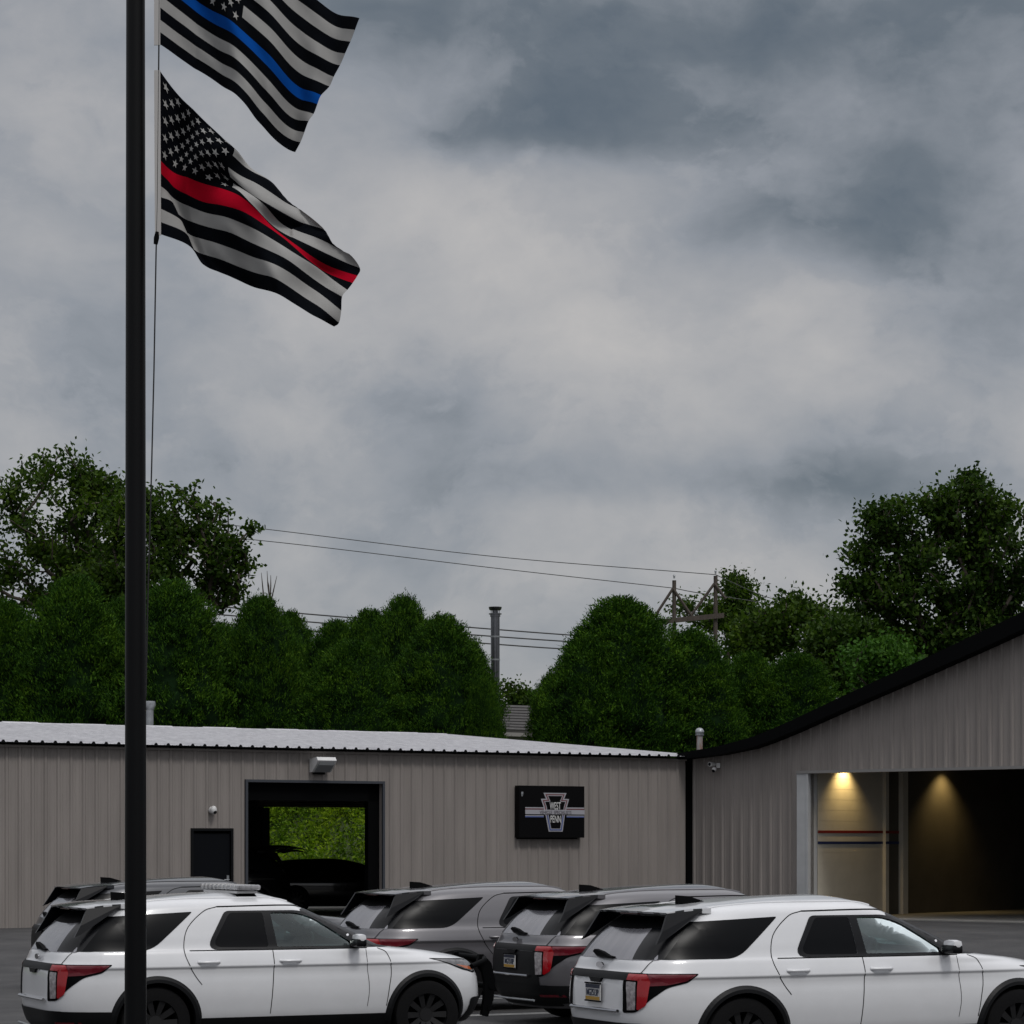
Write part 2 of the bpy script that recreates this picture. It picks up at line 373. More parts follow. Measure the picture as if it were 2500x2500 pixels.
# ------------------------------------------------------------------ walls with ribs
def rib_profile(L, pitch=.3048, depth=.032, extra=()):
    s = {0.0: 0.0, L: 0.0}; k = 0
    while k * pitch < L:
        c = k * pitch + .11
        for ds, d in ((-.05, 0), (-.022, depth), (.022, depth), (.05, 0)):
            if 0 < c + ds < L: s[round(c + ds, 4)] = d
        for q in (.10, .20):
            for ds, d in ((-.014, 0), (0, .006), (.014, 0)):
                if 0 < c + q + ds - 0 < L and c + q + ds < L: s[round(c + q + ds, 4)] = d
        k += 1
    keys = sorted(s)
    xs = np.array(keys); dd = np.array([s[q] for q in keys])
    allx = sorted(set(keys) | set(e for e in extra if 0 <= e <= L))
    return [(x, float(np.interp(x, xs, dd))) for x in allx]
def ribwall(name, p0, u, nout, L, zb, ztop, holes, mats, parent, thick=.12):
    """ribbed metal wall: p0 start, u along, nout outward normal, ztop(s), holes [(s0,s1,z0,z1)]"""
    p0 = Vector((p0[0], p0[1], 0)); u = Vector((u[0], u[1], 0)).normalized(); no = Vector((nout[0], nout[1], 0)).normalized()
    pr = rib_profile(L, extra=[h[0] for h in holes] + [h[1] for h in holes] + [a for a, b in getattr(ztop, 'brk', [])])
    m = MB()
    def ints(s, sm):
        segs = [(zb, ztop(s))]
        for h in holes:
            if h[0] < sm < h[1]:
                new = []
                for a, b in segs:
                    if h[2] > a: new.append((a, h[2]))
                    if h[3] < b: new.append((h[3], b))
                segs = new
        return segs
    for (a, da), (b, db) in zip(pr[:-1], pr[1:]):
        sm = (a + b) / 2; A = ints(a, sm); Bq = ints(b, sm)
        for (z0, z1), (y0, y1) in zip(A, Bq):
            pa = p0 + u * a + no * da; pb = p0 + u * b + no * db
            m.quad((pa.x, pa.y, z0), (pb.x, pb.y, y0), (pb.x, pb.y, y1), (pa.x, pa.y, z1), 0)
            qa = p0 + u * a - no * thick; qb = p0 + u * b - no * thick
            m.quad((qa.x, qa.y, z0), (qa.x, qa.y, z1), (qb.x, qb.y, y1), (qb.x, qb.y, y0), 1)
    for h in holes:   # reveals
        for s in (h[0], h[1]):
            a = p0 + u * s; b = a - no * thick; m.quad((a.x, a.y, h[2]), (b.x, b.y, h[2]), (b.x, b.y, h[3]), (a.x, a.y, h[3]), 0)
        a = p0 + u * h[0]; b = p0 + u * h[1]; c = b - no * thick; d = a - no * thick
        m.quad((a.x, a.y, h[3]), (b.x, b.y, h[3]), (c.x, c.y, h[3]), (d.x, d.y, h[3]), 0)
    return m.build(name, mats, parent, fixn=False)
def obox(m, p, u, no, s0, s1, d0, d1, z0, z1, mi=0):
    """box along wall direction: s range along u, d range along outward normal"""
    P = [p + u * s + no * d for s, d in ((s0, d0), (s1, d0), (s1, d1), (s0, d1))]
    m.prism([(q.x, q.y, z0) for q in P], (0, 0, z1 - z0), mi)

# ---- low workshop, front wall from the shared corner K towards the left
K = Vector((4.63, 67.9, 0)); FL = .45
uL = Vector((-12.76, -8.1, 0)).normalized(); nL = Vector((-uL.y * -1, uL.x * 1, 0)); nL = Vector((.536, -.844, 0)); bk = -nL
EAVE = 4.52; RIDGE = 5.50; DEP = 12.3; LW = 30.0
ws = thing('workshop_building', 'long low taupe metal workshop with a pale sheet roof and a see-through garage bay', 'building', (K.x, K.y, FL))
def s_on(px):   # distance along the front wall from K of image column px
    t = (px - 1250) / F; return (t * K.y - K.x) / (uL.x - t * uL.y)
def s_back(px):
    P = K + bk * DEP; t = (px - 1250) / F; return (t * P.y - P.x) / (uL.x - t * uL.y)
g0, g1 = s_on(932), s_on(603); d0, d1 = s_on(568), s_on(465)
GT = 3.72; DT = 2.58
zt = lambda s: EAVE - .04
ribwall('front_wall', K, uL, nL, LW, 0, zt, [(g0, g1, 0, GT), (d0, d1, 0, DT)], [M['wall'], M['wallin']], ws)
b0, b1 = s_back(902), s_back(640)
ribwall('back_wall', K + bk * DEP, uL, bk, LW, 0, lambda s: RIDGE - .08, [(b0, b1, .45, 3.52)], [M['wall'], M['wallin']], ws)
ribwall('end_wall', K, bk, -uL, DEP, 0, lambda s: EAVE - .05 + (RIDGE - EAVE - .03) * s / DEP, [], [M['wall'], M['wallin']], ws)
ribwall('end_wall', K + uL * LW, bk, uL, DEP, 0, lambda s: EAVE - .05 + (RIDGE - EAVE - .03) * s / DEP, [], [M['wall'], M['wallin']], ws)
# roof with raised ribs running down the slope
m = MB(); pr = rib_profile(LW + .5, depth=.045)
ov = .28; P0 = K - uL * .12
def rp(s, d, back):
    q = P0 + uL * s + nL * (ov if not back else -(DEP + .25)); z = EAVE - (RIDGE - EAVE) / DEP * ov if not back else RIDGE
    return Vector((q.x, q.y, z + .03 + d))
for (a, da), (b, db) in zip(pr[:-1], pr[1:]):
    # split the slope in lengths so sheet laps and unevenness show
    for k in range(6):
        t0, t1 = k / 6, (k + 1) / 6
        A0, A1 = rp(a, da, 0).lerp(rp(a, da, 1), t0), rp(a, da, 0).lerp(rp(a, da, 1), t1)
        B0, B1 = rp(b, db, 0).lerp(rp(b, db, 1), t0), rp(b, db, 0).lerp(rp(b, db, 1), t1)
        m.quad(A0, B0, B1, A1)
    A, Bq = rp(a, da, 0), rp(b, db, 0); m.quad(A - Vector((0, 0, da + .02)), Bq - Vector((0, 0, db + .02)), Bq, A, 2)
A, Bq, Cq, Dq = rp(0, -.02, 0), rp(LW + .5, -.02, 0), rp(LW + .5, -.02, 1), rp(0, -.02, 1)
m.quad(A, Bq, Cq, Dq, 1)
m.build('roof', [M['roofw'], M['wallin'], M['dark']], ws, fixn=False)
m = MB()
for i in range(0, 31):   # ridge cap sections lapping each other
    a = P0 + uL * (i * 1.0) - nL * (DEP + .2); b = P0 + uL * (i + 1.04) - nL * (DEP + .2); h = .05 + .012 * (i % 2) + random.uniform(-.006, .006)
    m.prism([(a.x + nL.x * .2, a.y + nL.y * .2, RIDGE + .03), (a.x, a.y, RIDGE + .03 + h), (a.x - nL.x * .15, a.y - nL.y * .15, RIDGE - .08)], b - a)
m.build('ridge_cap', M['roofw'], ws)
m = MB(); obox(m, K, uL, nL, -.02, LW, .04, .07, EAVE - .10, EAVE - .055); m.build('eave_trim', M['wall'], ws)
# garage opening frame, rolled door edge and rear panels
m = MB()
for a, b in ((g0 - .06, g0), (g1, g1 + .06)): obox(m, K, uL, nL, a, b, 0.0, .06, FL, GT + .06)
obox(m, K, uL, nL, g0 + .001, g1 - .001, 0.0, .06, GT, GT + .06)
m.build('garage_frame', mat('charcoal frame', (.035, .04, .05), .5), ws)
m = MB()
obox(m, K, uL, nL, g0, g0 + .30, -.30, -.13, FL, GT); obox(m, K, uL, nL, g1 - .02, g1, -.30, -.13, FL, GT); obox(m, K, uL, nL, g0, g1, -.30, -.13, GT - .42, GT + .3)
m.build('inner_door_track', M['black'], ws)
KB = K + bk * DEP
m = MB(); obox(m, KB, uL, bk, b0, b1 + .25, -.30, -.22, 3.33, 3.62); m.build('rear_door_panel', mat('grey brown door panel', (.42, .36, .33), .7), ws)
m = MB()
for k in range(5): obox(m, KB, uL, bk, b0 - .2, b1 + .3, -.31 - .0, -.305, 3.36 + k * .05, 3.37 + k * .05)
m.build('rear_door_slat', M['black'], ws)
m = MB(); obox(m, KB, uL, bk, b1 + .01, b1 + .26, -.5, -.4, FL, 3.3); m.build('interior_column', mat('slate column', (.03, .045, .06), .6), ws)
# the walk-in door
dr = MB(); obox(dr, K, uL, nL, d0 + .07, d1 - .07, -.06, -.01, FL, DT - .06); drO = dr.build('door', M['door'], ws)
m = MB()
for a, b in ((d0, d0 + .06), (d1 - .06, d1)): obox(m, K, uL, nL, a, b, -.04, .05, FL, DT)
obox(m, K, uL, nL, d0, d1, -.041, .052, DT, DT + .06); m.build('door_frame', M['dark'], drO)
m = MB(); P = K + uL * (d0 + .13) + nL * .02; m.box((P.x, P.y, FL + 1.0), (.05, .05, .2)); m.tube([(P.x, P.y, FL + 1.0), (P.x + nL.x * .07, P.y + nL.y * .07, FL + 1.0), (P.x + nL.x * .07 + uL.x * .13, P.y + nL.y * .07 + uL.y * .13, FL + 1.0)], .012, 6)
m.build('handle', M['galv'], drO)
# screw row near eave and corner post
m = MB()
obox(m, K, uL, nL, .0, .17, .0, .078, FL, EAVE - .05); m.build('corner_downspout', M['black'], ws)
m = MB(); obox(m, K + Vector((0, 0, 0)), uL, nL, .05, LW - .05, -DEP + .1, -.15, FL - .08, FL); m.build('floor_slab', M['concrete'], ws)

# ---- gable building on the right
uR = Vector((.743, -.669, 0)).normalized(); nR = Vector((-.669, -.743, 0)).normalized(); bR = -nR
gb = thing('gable_building', 'taller taupe metal building with a black rake trim and a wide lit garage door opening', 'building', (K.x, K.y, FL))
def sR(px): t = (px - 1250) / F; return (t * K.y - K.x) / (uR.x - t * uR.y)
def zR(px, y): s = sR(px); Y = K.y + uR.y * s; return CAMZ - (y - HOR) * Y / F
top_px = [(1704, 1841), (1780, 1824), (1858, 1803), (1900, 1787), (1962, 1760), (2091, 1699), (2220, 1640), (2440, 1537)]
S_ = [0.0] + [sR(p) for p, q in top_px[1:]]; Z_ = [zR(p, q) for p, q in top_px]
slope = (Z_[-1] - Z_[-4]) / (S_[-1] - S_[-4]); PK = 15.5
zpk = Z_[-1] + slope * (PK - S_[-1]); S_ += [PK, 2 * PK]; Z_ += [zpk, zpk - slope * PK]
def ztR(s): return float(np.interp(s, S_, Z_)) - .12
ztR.brk = [(a, 0) for a in S_]
LR = 2 * PK; o0, o1 = sR(1979), sR(1979) + 13.0; OT = zR(1951, 1889)
ribwall('gable_wall', K, uR, nR, LR, 0, ztR, [(o0, o1, 0, OT)], [M['wall'], M['wallin']], gb, thick=.14)
DR = 18
m = MB(); 
for i in range(len(S_) - 1):   # roof slab with overhang
    a, b = S_[i], S_[i + 1]
    A = K + uR * (a - .0) + nR * .42; Bq = K + uR * b + nR * .42; Cq = K + uR * b - nR * (DR + .3); Dq = K + uR * a - nR * (DR + .3)
    A.z = Dq.z = Z_[i]; Bq.z = Cq.z = Z_[i + 1]
    for q in (A, Bq, Cq, Dq): q.z += 0
    m.prism([A, Bq, Bq - Vector((0, 0, .07)), A - Vector((0, 0, .07))], Cq - Bq)
m.build('roof', M['black'], gb)
m = MB()
for i in range(len(S_) - 1):
    a, b = S_[i], S_[i + 1]; ha = float(np.interp(a, [0, 2.3, 9], [.16, .27, .40])); hb = float(np.interp(b, [0, 2.3, 9], [.16, .27, .40]))
    A = K + uR * (a - (.1 if i == 0 else 0)) + nR * .43; Bq = K + uR * b + nR * .43; A.z = Z_[i] + .012; Bq.z = Z_[i + 1] + .012
    m.prism([A, Bq, Bq - Vector((0, 0, hb)), A - Vector((0, 0, ha))], nR * .03)
    A2 = A - nR * .36; B2 = Bq - nR * .36
    m.prism([A - Vector((0, 0, ha)), Bq - Vector((0, 0, hb)), B2 - Vector((0, 0, hb)), A2 - Vector((0, 0, ha))], (0, 0, .02))
m.build('rake_fascia', M['black'], gb)
ribwall('side_wall', K + uR * .1, bR, -uR, DR, 0, lambda s: Z_[0] - .1, [], [M['wall'], M['wallin']], gb)
ribwall('side_wall', K + uR * LR, bR, uR, DR, 0, lambda s: Z_[-1] - .1, [], [M['wall'], M['wallin']], gb)
ribwall('back_wall', K + bR * DR, uR, bR, LR, 0, ztR, [], [M['wall'], M['wallin']], gb)
m = MB()
j0 = sR(1951)
obox(m, K, uR, nR, j0, o0 - .001, .035, .10, FL, OT); obox(m, K, uR, nR, o0 - .06, o0, -.28, .11, FL, OT)
m.build('door_jamb', M['whitetrim'], gb)
m = MB(); obox(m, K, uR, nR, j0, o1 + .2, .035, .13, OT, OT + .07); m.build('door_header', mat('grey header trim', (.20, .195, .19), .5), gb)
m = MB(); obox(m, K, uR, nR, .3, LR - .3, -DR + .2, -.15, FL - .08, FL - .002); m.build('floor_slab', M['concrete'], gb)
# inner block wall running back from the jamb, with two stripes, pilasters
IN = K + uR * (o0 + .01) - nR * .29
cw = MB(); nb = 0
course = .2667; z = FL; r = 0
while z < OT + .5:
    obox(cw, IN, bR, uR, 0, 2.9, -.2, .0 + (0.0), z + .006, z + course); z += course
obox(cw, IN, bR, uR, 0, 2.9, -.2, -.006, FL, z)
cw.build('block_wall', M['block'], gb)
m = MB(); obox(m, IN, bR, uR, 2.88, 3.02, .0, .10, FL, OT + .5); m.build('pilaster', M['block'], gb)
m = MB(); obox(m, IN, bR, uR, 3.62, 3.85, -.2, .14, FL, OT + .5); m.build('pilaster', M['block'], gb)
m = MB(); obox(m, IN, bR, uR, 3.02, 3.62, -.2, -.001, FL, OT + .5); obox(m, IN, bR, uR, 3.85, 14, -.35, -.15, FL, OT + .5); m.build('inner_wall', mat('inner wall with painted shade', (.09, .08, .06), .8, var=.3, vscale=1), gb)  # wall past the first pilaster coloured dark to stand for its shade
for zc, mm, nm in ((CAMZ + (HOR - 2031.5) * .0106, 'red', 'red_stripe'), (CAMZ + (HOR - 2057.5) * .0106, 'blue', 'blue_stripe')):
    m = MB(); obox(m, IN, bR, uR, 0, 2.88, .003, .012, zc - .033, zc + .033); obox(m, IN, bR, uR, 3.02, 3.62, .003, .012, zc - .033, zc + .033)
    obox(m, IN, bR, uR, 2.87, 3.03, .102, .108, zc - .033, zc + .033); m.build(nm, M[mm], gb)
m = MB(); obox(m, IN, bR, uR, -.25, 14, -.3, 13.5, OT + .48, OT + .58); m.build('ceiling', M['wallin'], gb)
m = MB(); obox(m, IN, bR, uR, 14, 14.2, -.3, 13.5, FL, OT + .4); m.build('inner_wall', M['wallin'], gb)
for (sx, dx, e) in ((1.10, .26, 150), (5.9, .30, 120)):
    P = IN + bR * sx + uR * dx; HL_ = .36
    lt = thing('ceiling_downlight', 'warm lit downlight washing the cream block wall inside the open garage' if sx < 3 else 'second warm downlight deeper inside the garage beside the dark inner wall', 'light', (P.x, P.y, OT + .46), 0, 'warm downlights in the garage')
    m = MB(); m.tube([(P.x, P.y, OT + .48), (P.x, P.y, OT + .36)], [.10, .10], 16); m.build('housing', M['black'], lt, smooth=True)
    m = MB(); m.tube([(P.x, P.y, OT + .359), (P.x, P.y, OT + .355)], [.08, .08], 16); m.build('lamp_lens', M['fix'], lt)
    ld = bpy.data.lights.new('downlight', 'SPOT'); lo = bpy.data.objects.new('downlight_bulb', ld); C.objects.link(lo); lo.parent = lt
    ld.energy = e; ld.color = (1, .70, .28); ld.spot_size = R(105); ld.spot_blend = 1.0; ld.shadow_soft_size = .06
    lo.location = (0, 0, -.14); aim = (-uR * .25 + Vector((0, 0, -1))).normalized(); lo.rotation_euler = aim.to_track_quat('-Z', 'Y').to_euler()

# ------------------------------------------------------------------ things on the walls
def wallpt(px, z, off=0): return K + uL * s_on(px) + nL * off + Vector((0, 0, z))
# flood light
P = wallpt(776, 4.12, .05)
fl = thing('wall_flood_light', 'white box flood light mounted above the open garage bay', 'light', P)
RL = Matrix((( -uL.x, nL.x, 0), (-uL.y, nL.y, 0), (0, 0, 1)))   # local x right along wall, y outward
def loc2w(P, x, y, z): return P - uL * x + nL * y + Vector((0, 0, z))
m = MB(); pts = [(.0, .17), (.36, .20), (.42, .12), (.36, .04), (.13, -.15), (.0, -.15)]
m.prism([loc2w(P, -.25, y, z) for y, z in pts], -uL * .5); m.build('housing', M['whitep'], fl)
m = MB(); m.prism([loc2w(P, -.20, .415, .09), loc2w(P, -.20, .375, .01), loc2w(P, -.20, .15, -.15), loc2w(P, -.20, .19, -.09)], -uL * .40); m.build('lens', M['lens'], fl)
m = MB(); m.prism([loc2w(P, -.16, 0, -.15), loc2w(P, -.16, .1, -.15), loc2w(P, -.16, .07, -.20), loc2w(P, -.16, 0, -.20)], -uL * .28); m.build('bracket', M['dark'], fl)
# small dome camera / sensor by the door
P = wallpt(515, CAMZ + (HOR - 1978) / 105.6, .05)
dc = thing('dome_camera', 'small white dome camera on the siding above the dark walk-in door', 'camera', P)
m = MB(); m.tube([P, P + nL * .05], [.085, .08], 16); m.build('mount', M['whitep'], dc, smooth=True)
def ball(m, c, r, sc=(1, 1, 1), seg=14, mi=0):
    bm = bmesh.new(); bmesh.ops.create_uvsphere(bm, u_segments=seg, v_segments=seg // 2 + 2, radius=r)
    m.add([(c[0] + v.co.x * sc[0], c[1] + v.co.y * sc[1], c[2] + v.co.z * sc[2]) for v in bm.verts], [[v.index for v in f.verts] for f in bm.faces], mi); bm.free()
m = MB(); q = P + nL * .09; ball(m, q, .078, (1, 1, 1.3)); m.build('housing', M['whitep'], dc, smooth=True)
m = MB(); q = P + nL * .14 - Vector((0, 0, .05)) - uL * .01; ball(m, q, .042); m.build('lens', M['dark'], dc, smooth=True)
# twin camera on the gable wall
s = sR(1754); P = K + uR * s + nR * .06 + Vector((0, 0, zR(1754, 1872)))
dc = thing('security_camera', 'pair of little white security cameras under the black rake near the corner', 'camera', P)
m = MB(); m.box(P + Vector((.03, 0, .03)), (.10, .08, .13), bev=.01); m.build('mount', M['whitep'], dc)
m = MB(); a = P + nR * .08 - uR * .07 + Vector((0, 0, .06)); m.tube([a - nR * .05, a + nR * .14], [.055, .06], 12); m.build('housing', M['whitep'], dc, smooth=True)
m = MB(); m.tube([a + nR * .141, a + nR * .145], [.045, .045], 12); m.build('lens', M['dark'], dc)
m = MB(); a = P + nR * .12 - Vector((0, 0, .07)); ball(m, a, .062); m.build('housing', M['whitep'], dc, smooth=True)
m = MB(); ball(m, a + nR * .03 - Vector((0, 0, .035)), .045); m.build('lens', M['dark'], dc, smooth=True)
# vents on the roofs
P = at(364, 1800, 74.0); P.z = 5.1
v1 = thing('vent_pipe', 'grey flanged vent pipe standing on the pale roof beside the flagpole', 'vent', P, 0, 'roof vent pipes')
m = MB(); m.tube([P, (P.x, P.y, 6.14)], .125, 14); m.build('pipe', M['galv'], v1, smooth=True)
m = MB(); m.tube([(P.x, P.y, 6.05), (P.x, P.y, 6.12), (P.x, P.y, 6.2), (P.x, P.y, 6.3)], [.13, .16, .19, .17], 14); m.build('cap', M['galv'], v1, smooth=True)
P = at(1708, 1840, 70.5); P.z = 4.6
v2 = thing('vent_pipe', 'rust-stained vent pipe with domed cap where the two roofs meet', 'vent', P, 0, 'roof vent pipes')
zt2 = at(1708, 1777, 70.5).z
m = MB(); m.tube([P, (P.x, P.y, zt2 - .18)], .082, 14); m.build('pipe', M['rust'], v2, smooth=True)
m = MB()
m.tube([(P.x, P.y, zt2 - .20), (P.x, P.y, zt2 - .18)], [.118, .118], 14); m.tube([(P.x, P.y, zt2 - .15), (P.x, P.y, zt2 - .135)], [.115, .115], 14)
m.tube([(P.x, P.y, zt2 - .18), (P.x, P.y, zt2 - .13)], [.09, .09], 14)
m.tube([(P.x, P.y, zt2 - .12), (P.x, P.y, zt2 - .07), (P.x, P.y, zt2 - .02), (P.x, P.y, zt2)], [.118, .116, .08, .03], 14); m.build('cap', M['galv'], v2, smooth=True)

# ------------------------------------------------------------------ sign
SW, SH = 1.94, 1.29
sc_x = SW / 1435; sc_y = SH / 1110
Pc = wallpt((1254 + 1417) / 2, CAMZ + (HOR - 1982) / 97.8, .03)
sg = thing('wall_sign', 'black sign with keystone emblem and WEST PENN lettering on the taupe wall', 'sign', Pc)
Xr = -uL
def sp(x, y, d): return Pc + Xr * ((x - 927) * sc_x) + Vector((0, 0, (815 - y) * sc_y)) + nL * d
m = MB(); TH = .20
m.prism([sp(210, 260, 0), sp(1645, 260, 0), sp(1645, 1370, 0), sp(210, 1370, 0)], nL * TH); m.build('sign_box', M['sblack'], sg)
m = MB(); m.prism([sp(250, 1371, -.02), sp(1540, 1371, -.02), sp(1540, 1400, -.02), sp(250, 1400, -.02)], nL * .12); m.build('shadow_strip', M['black'], sg)  # black strip modelled as the shadow below the sign, not a fitting
outer = [(735, 410), (1245, 410), (1192, 535), (1302, 540), (1245, 735), (1240, 820), (1205, 905), (1160, 1240), (850, 1240), (785, 905), (740, 820), (745, 735), (680, 540), (790, 535)]
def inset(pts, d):
    n = len(pts); out = []
    for i in range(n):
        a, b, c = Vector(pts[i - 1]), Vector(pts[i]), Vector(pts[(i + 1) % n])
        e1 = (b - a).normalized(); e2 = (c - b).normalized(); n1 = Vector((-e1.y, e1.x)); n2 = Vector((-e2.y, e2.x))
        bi = (n1 + n2); bi = bi / max(bi.length_squared, .3) * 2; out.append(tuple(b + bi * d))
    return out
def layer(m, pts, d, mi): m.poly([sp(x, y, TH + d) for x, y in pts], mi)
m = MB()
layer(m, outer, .004, 0)
layer(m, inset(outer, 26), .006, 1); layer(m, inset(outer, 50), .008, 0); layer(m, inset(outer, 66), .010, 2)
m.build('keystone_emblem', [M['swhite'], M['sred'], M['sblack']], sg, fixn=False)
m = MB()   # lower half of the middle outline is blue
lo = inset(outer, 26); li = inset(outer, 50)
for i in (6, 7, 8): 
    a, b, c, d = lo[i], lo[i + 1], li[i + 1], li[i]; m.quad(sp(*a, TH + .0125), sp(*b, TH + .0125), sp(*c, TH + .0125), sp(*d, TH + .0125), 0)
m.build('blue_outline', M['sblue'], sg, fixn=False)
m = MB()
def strip(x0, x1, y0, y1, d, mi): m.prism([sp(x0, y0, TH + .002), sp(x1, y0, TH + .002), sp(x1, y1, TH + .002), sp(x0, y1, TH + .002)], nL * d, mi)
for x0, x1 in ((335, 740), (1245, 1635)): strip(x0, x1, 720, 745, .010, 0); strip(x0, x1, 745.5, 768, .009, 1); strip(x0, x1, 893, 910, .009, 0); strip(x0, x1, 910.5, 935, .010, 2)
strip(335, 1640, 772, 870, .016, 0)
m.build('banner_stripe', [M['swhite'], M['sred'], M['sblue']], sg, fixn=False)
def signtext(t, xc, yc, w, h, d, mt, bold):
    V, Fs = text_mesh(t, w * sc_x, h * sc_y, .006, bold); m = MB()
    m.add([Pc + Xr * ((xc - 927) * sc_x + v[0]) + Vector((0, 0, (815 - yc) * sc_y + v[1])) + nL * (TH + d + v[2]) for v in V], Fs); m.build('lettering', mt, sg, fixn=False)
signtext('WEST', 990, 688, 245, 158, .016, M['whitep'], .004)
signtext('PENN', 997, 970, 225, 150, .016, M['whitep'], .004)
signtext('VEHICLE  SPECIALISTS', 995, 826, 700, 70, .022, M['stext'], .0)
m = MB(); m.box(sp(268, 425, TH + .012), (.05, .03, .07)); m.box(sp(265, 475, TH + .012), (.035, .03, .03)); m.build('corner_bracket', M['galv'], sg)

# ------------------------------------------------------------------ flagpole and flags
PX, PY = (331 - 1250) * 25 / F, 25.0
fp = thing('flagpole', 'thick dark flagpole in front of the workshop with its halyard on the right', 'flagpole', (PX, PY, 0))
m = MB(); zs_ = list(np.linspace(0, 12.6, 15)); m.tube([(PX, PY, z) for z in zs_], [.106 - .0016 * z for z in zs_], 28); m.build('pole', M['pole'], fp, smooth=True)
m = MB(); m.tube([(PX, PY, 0), (PX, PY, .03), (PX, PY, .10)], [.28, .28, .13], 24); m.build('base_collar', M['dark'], fp, smooth=True)
m = MB(); ball(m, (PX, PY, 12.72), .14); m.build('finial', M['chrome'], fp, smooth=True)
m = MB()
hy = [(391, -300), (388, 100), (384, 500), (381, 620), (376, 900), (370, 1150), (364, 1350), (360, 1500), (356, 1700)]
m.tube([at(x, y, 24.9) for x, y in hy], .0075, 6); m.build('halyard', M['rope'], fp)
m = MB(); a = at(384, 566, 24.9); b = at(380, 596, 24.9); m.tube([a, a.lerp(b, .5), b], [.018, .026, .02], 8); m.build('halyard_clip', M['black'], fp, smooth=True)
def cr(x, y): return (250 + x / 2.5757, 100 + y / 2.5757)
U_ = [0, .07, .14, .26, .40, .55, .70, .85, 1.0]
rows1 = [
 [(365,1215),(535,1270),(620,1380),(800,1468),(960,1540),(1090,1605),(1220,1672),(1340,1740),(1450,1775)],
 [(358,1135),(515,1190),(555,1275),(720,1355),(890,1428),(1050,1500),(1190,1570),(1340,1655),(1482,1755)],
 [(358,1050),(480,1105),(510,1168),(680,1247),(860,1325),(1030,1403),(1190,1480),(1350,1570),(1497,1680)],
 [(360,980),(430,995),(465,1060),(640,1147),(830,1228),(1010,1315),(1190,1410),(1350,1500),(1503,1595)],
 [(358,905),(395,925),(440,965),(620,1055),(810,1135),(1000,1220),(1180,1330),(1370,1425),(1535,1548)],
 [(360,825),(400,855),(450,905),(600,985),(780,1060),(960,1130),(1130,1240),(1330,1392),(1568,1500)],
 [(360,745),(410,785),(470,820),(600,878),(800,962),(960,1068),(1100,1195),(1350,1362),(1597,1450)],
 [(360,665),(420,705),(490,750),(620,818),(822,932),(950,1050),(1110,1180),(1380,1310),(1612,1400)],
 [None,None,None,None,(826,905),(1000,1025),(1130,1135),(1330,1215),(1545,1318)],
 [None,None,None,None,(812,872),(985,1008),(1200,1100),(1385,1165),(1440,1290)],
 [None,None,None,None,(803,820),(960,900),(1120,985),(1245,1040),(1280,1180)],
 [None,None,None,None,(832,752),(930,815),(1075,888),(1140,990),(1150,1110)],
 [None,None,None,None,(842,710),(905,762),(985,850),(1030,960),(1070,1060)],
 [(360,185),(440,290),(520,385),(640,510),(800,672),(860,728),(905,810),(950,910),(1000,1000)]]
for c in range(4):
    a, b = np.array(rows1[7][c]), np.array(rows1[13][c])
    for r in range(8, 13): rows1[r][c] = tuple(a + (b - a) * (r - 7) / 6)
def dep1(u, v):
    d = .16 * math.sin(2 * math.pi * (1.15 * u + .03 * v)) * min(u * 6, 1) + .05 * math.sin(2 * math.pi * (3.1 * u - .12 * v)) * min(u * 6, 1)
    if u < .2: d += .07 * math.sin(u / .2 * math.pi)
    # the folded back upper fly corner
    f = {8: (1.0, 1.2), 9: (.88, 1.0), 10: (.85, 1.0), 11: (.72, .9), 12: (.58, .8), 13: (.50, .75)}
    if v >= 8:
        k = min(int(v), 12); a = f[k][0] * (1 - (v - k)) + f[k + 1][0] * (v - k)
        if u > a: d += (u - a) * 1.3 + .03
    if 6.6 < v < 9.4 and .35 < u < .75: d += .05 * math.sin((v - 6.6) / 2.8 * math.pi)
    return d
rows2 = []
ends = [(1200,660),(1236,604),(1262,545),(1290,482),(1322,437),(1346,376),(1370,318),(1422,260),(1450,204),(1490,135),(1525,70),(1560,5),(1590,-60),(1620,-125)]
for v in range(14):
    r0 = [(360,20),(450,70),(535,120),(660,205),(790,312),(905,430),(985,520),(1075,600),(1200,660)]
    r6 = [(360,-448),(450,-380),(560,-300),(720,-175),(880,-40),(1020,80),(1140,190),(1250,262),(1370,318)]
    r13 = [(360,-994),(460,-920),(590,-830),(770,-690),(950,-560),(1120,-440),(1290,-330),(1450,-220),(1620,-125)]
    r = []
    for c_ in range(9):
        a, b, d_ = np.array(r0[c_], float), np.array(r6[c_], float), np.array(r13[c_], float)
        p = a + (b - a) * v / 6 if v <= 6 else b + (d_ - b) * (v - 6) / 7
        k_ = U_[c_] ** 4; e_ = np.array(ends[v], float); p = p * (1 - k_) + e_ * k_ if c_ == 8 else p
        r.append(tuple(p))
    rows2.append(r)
def dep2(u, v): return .20 * math.sin(2 * math.pi * (1.2 * u + .02 * v) + .5) * min(u * 6, 1) + .04 * math.sin(2 * math.pi * (3.4 * u + .1 * v)) * min(u * 5, 1)
